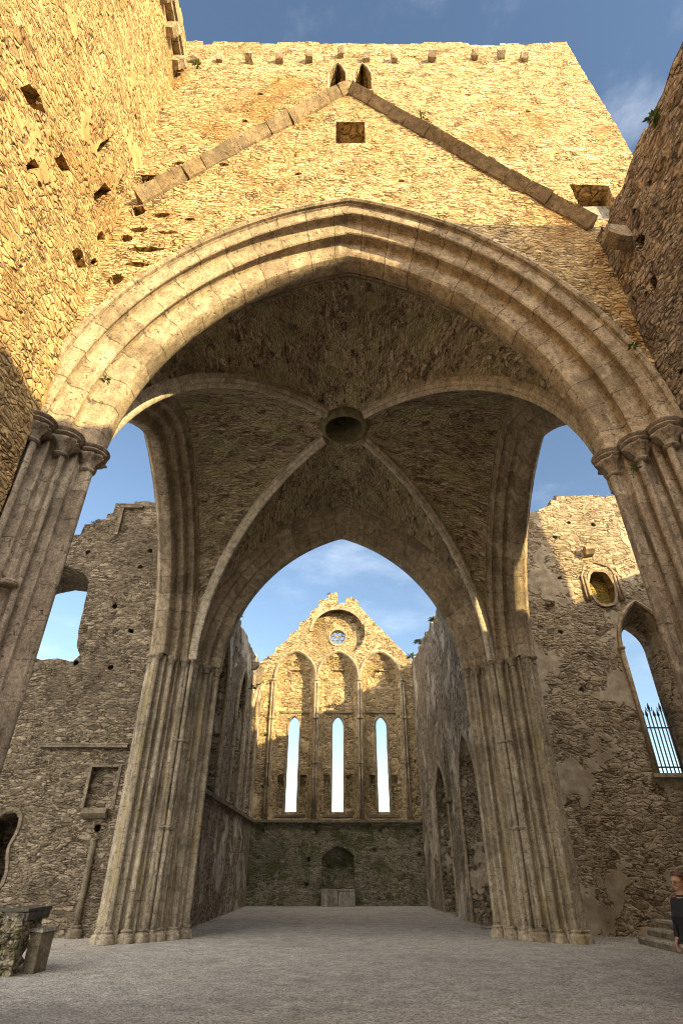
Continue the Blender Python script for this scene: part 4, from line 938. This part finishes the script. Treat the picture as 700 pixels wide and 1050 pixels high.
def joinmesh(a, parts):
    bm = bmesh.new(); bm.from_mesh(a.data)
    for p in parts: bm.from_mesh(p.data); bpy.data.objects.remove(p)
    bm.to_mesh(a.data); bm.free(); a.data.polygons.foreach_set('use_smooth', [True] * len(a.data.polygons))
joinmesh(bd, [blob('head', (0, -.015, 1.555), (.076, .098, .115), 'skin'), blob('nose', (0, -.115, 1.535), (.014, .022, .026), 'skin', 8), blob('ear', (-.077, 0, 1.54), (.012, .02, .032), 'skin', 8), blob('ear', (.077, 0, 1.54), (.012, .02, .032), 'skin', 8), blob('jaw', (0, -.055, 1.475), (.05, .05, .038), 'skin', 10), blob('lip', (0, -.104, 1.497), (.024, .008, .009), 'skin', 8), blob('brow', (0, -.1, 1.58), (.05, .012, .012), 'skin', 8)])
blob('hair', (0, .018, 1.578), (.106, .124, .118), 'hair', 18, lambda p: (p.y < -.45 and p.z < .42) or p.z < -.75 or (p.y < -.1 and p.z < -.1 and abs(p.x) < .99), bd, .1)
sg = MB()
for s in (-1, 1):
    sg.add([(s * .034 + .03 * math.cos(2 * PI * k / 14), -.112 + .012 * abs(math.cos(2 * PI * k / 14)) * 0 - .004, 1.556 + .021 * math.sin(2 * PI * k / 14)) for k in range(14)], [tuple(range(14))])
    sg.tube([(s * .062, -.108, 1.56), (s * .082, -.05, 1.56), (s * .083, .01, 1.555)], .004, 5)
sg.tube([(-.01, -.118, 1.56), (.01, -.118, 1.56)], .004, 5)
o = bpy.data.meshes.new('sunglasses'); o.from_pydata(sg.v, [], sg.f); o.materials.append(M['dark_lens']); q = bpy.data.objects.new('sunglasses', o); COL.objects.link(q); q.parent = bd
pe.rotation_euler = (0, 0, math.radians(-66))

# ------------------------------------------------------------------ plants rooted in the masonry
def tuft(p, r, n, mat, label, seed, droop=.4):
    rs = random.Random(seed); m = MB(); p = Vector(p)
    for k in range(n):
        d = Vector((rs.gauss(0, 1), rs.gauss(0, 1), abs(rs.gauss(.3, .8)))).normalized(); l = r * rs.uniform(.4, 1.1); side = d.cross(Vector((0, 0, 1))).normalized() * r * rs.uniform(.06, .14)
        a = p + d * l * .15; b = p + d * l * .65; c = p + d * l + Vector((0, 0, -droop * l * .5)); m.add([a, b - side, c, b + side], [(0, 1, 2, 3)])
    o = obj('wall_plant', m.v, m.f, mat, None, None, False, None)
    tag(o, label, 'plant', 'plants growing on the ruined walls'); return o
tuft((5.5, 4.5, 13.35), .22, 40, 'leaf', 'bright green fern tuft on the broken right hand wall edge', 1)
tuft((-4.75, 6.95, 22.9), .2, 30, 'leaf', 'small green tuft in the corner beside the highest left corbel', 2)
tuft((-4.9, 38.6, 14.3), .35, 40, 'dry_leaf', 'dry weed tuft at the left foot of the far gable', 3)
tuft((5.1, 38.0, 14.3), .5, 60, 'leaf', 'dark weeds on the far right corner beside the gable', 4)
tuft((5.1, 34.2, 14.0), .45, 60, 'leaf', 'leafy weed rooted on top of the pale right choir wall', 5)
tuft((-5.2, 26.5, 12.6), .4, 50, 'leaf', 'leafy weed hanging from the top of the left choir wall', 6)
tuft((2.0, 6.75, 19.1), .16, 26, 'leaf', 'green tuft on the right slope of the old roof line', 7)
tuft((5.2, 6.9, 9.9), .17, 30, 'leaf', 'small plant beside the right end of the great arch', 8)
tuft((8.6, YE - .1, 10.9), .25, 30, 'dry_leaf', 'brownish weed on the plastered wall left of the round window', 9)
tuft((-4.55, 7.3, 9.3), .14, 26, 'leaf', 'tiny plant between mouldings above the left carved capitals', 10)
tuft((4.85, 7.45, 7.5), .16, 26, 'leaf', 'small plant below the right carved capitals', 11)
tuft((-.75, 39.2, 19.6), .25, 40, 'dry_leaf', 'dry grass on the broken peak of the far gable', 13)
tuft((-8.4, 21.4, 15.9), .3, 40, 'dry_leaf', 'grass growing on the highest step of the dark left wall', 14)
tuft((-11.1, 21.4, 14.9), .3, 40, 'leaf', 'grass growing on a lower step of the dark left wall', 15)
tuft((10.1, 21.4, 16.4), .3, 40, 'dry_leaf', 'grass on the sunlit top corner of the right plastered wall', 16)
tuft((5.15, 29.0, 13.4), .35, 50, 'leaf', 'low weeds on the right choir wall top nearest the crossing', 17)
tuft((-5.0, 32.6, 10.6), .35, 40, 'leaf', 'weed clump halfway up the left choir wall', 12)

# ------------------------------------------------------------------ sky, sun, camera
sd = Vector((-1, 1.0, -.48)).normalized()
el = math.asin(-sd.z); az = math.atan2(-sd.x, -sd.y)
w = bpy.data.worlds.new('World'); S.world = w; w.use_nodes = True; nt = w.node_tree; nt.nodes.clear(); g = G(nt)
out = g.n('OutputWorld'); bg = g.n('Background'); g.l(bg.outputs[0], out.inputs[0])
sky = g.n('TexSky', sky_type='NISHITA'); sky.sun_disc = False; sky.sun_elevation = el; sky.sun_rotation = az; sky.air_density = 1.0; sky.dust_density = .15; sky.ozone_density = 1.0
tc = g.n('TexCoord').outputs['Generated']
cl = g.noise(g.vm('MULTIPLY', g.vm('ADD', tc, (.3, .1, 0)), (1.6, 1.6, 4.2)), 1.5, 8, .62)
cl2 = g.noise(g.vm('MULTIPLY', tc, (3, 3, 9)), 1.3, 5, .6)
f = g.math('MULTIPLY', g.mr(g.math('ADD', cl, g.math('MULTIPLY', g.math('SUBTRACT', cl2, .5), .35)), .5, .82), .26)
sky_c = g.mix(f, sky.outputs[0], (9.0, 9.3, 9.8))
# bright cloud added in the unseen western sky to fill the shaded interior
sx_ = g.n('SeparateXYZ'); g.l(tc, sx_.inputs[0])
fill_cloud = g.math('MULTIPLY', g.mr(sx_.outputs[1], .12, -.35), g.mr(g.math('ADD', cl, g.math('MULTIPLY', cl2, .3)), .42, .66))
sky_c = g.mix(g.math('MULTIPLY', fill_cloud, .9), sky_c, (18.5, 17.2, 15.0))
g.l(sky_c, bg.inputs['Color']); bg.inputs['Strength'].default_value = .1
su = bpy.data.lights.new('sun', 'SUN'); su.energy = 4.8; su.angle = math.radians(.53); su.color = (1, .76, .37)
so = bpy.data.objects.new('sun', su); COL.objects.link(so); so.rotation_euler = sd.to_track_quat('-Z', 'Y').to_euler(); so.location = (30, -30, 30)
cam = bpy.data.cameras.new('camera'); co = bpy.data.objects.new('camera', cam); COL.objects.link(co)
cam.sensor_fit = 'VERTICAL'; cam.sensor_height = 36; cam.lens = 566.75 / 1050 * 36; cam.clip_start = .05; cam.clip_end = 2000
p_, y_, r_ = .5763, .0131, .0011
fwd = Vector((math.sin(y_) * math.cos(p_), math.cos(y_) * math.cos(p_), math.sin(p_)))
co.rotation_euler = fwd.to_track_quat('-Z', 'Y').to_euler(); co.location = (-.2992, 0, 1.70)
S.camera = co
S.view_settings.view_transform = 'Standard'; S.view_settings.look = 'None'; S.view_settings.exposure = 1.27; S.view_settings.gamma = 1
S.render.engine = 'CYCLES'; S.cycles.max_bounces = 5; S.cycles.diffuse_bounces = 4; S.cycles.use_denoising = True; S.cycles.filter_width = 1.0
S.cycles.use_adaptive_sampling = True; S.cycles.adaptive_threshold = .03; S.cycles.caustics_reflective = False; S.cycles.caustics_refractive = False
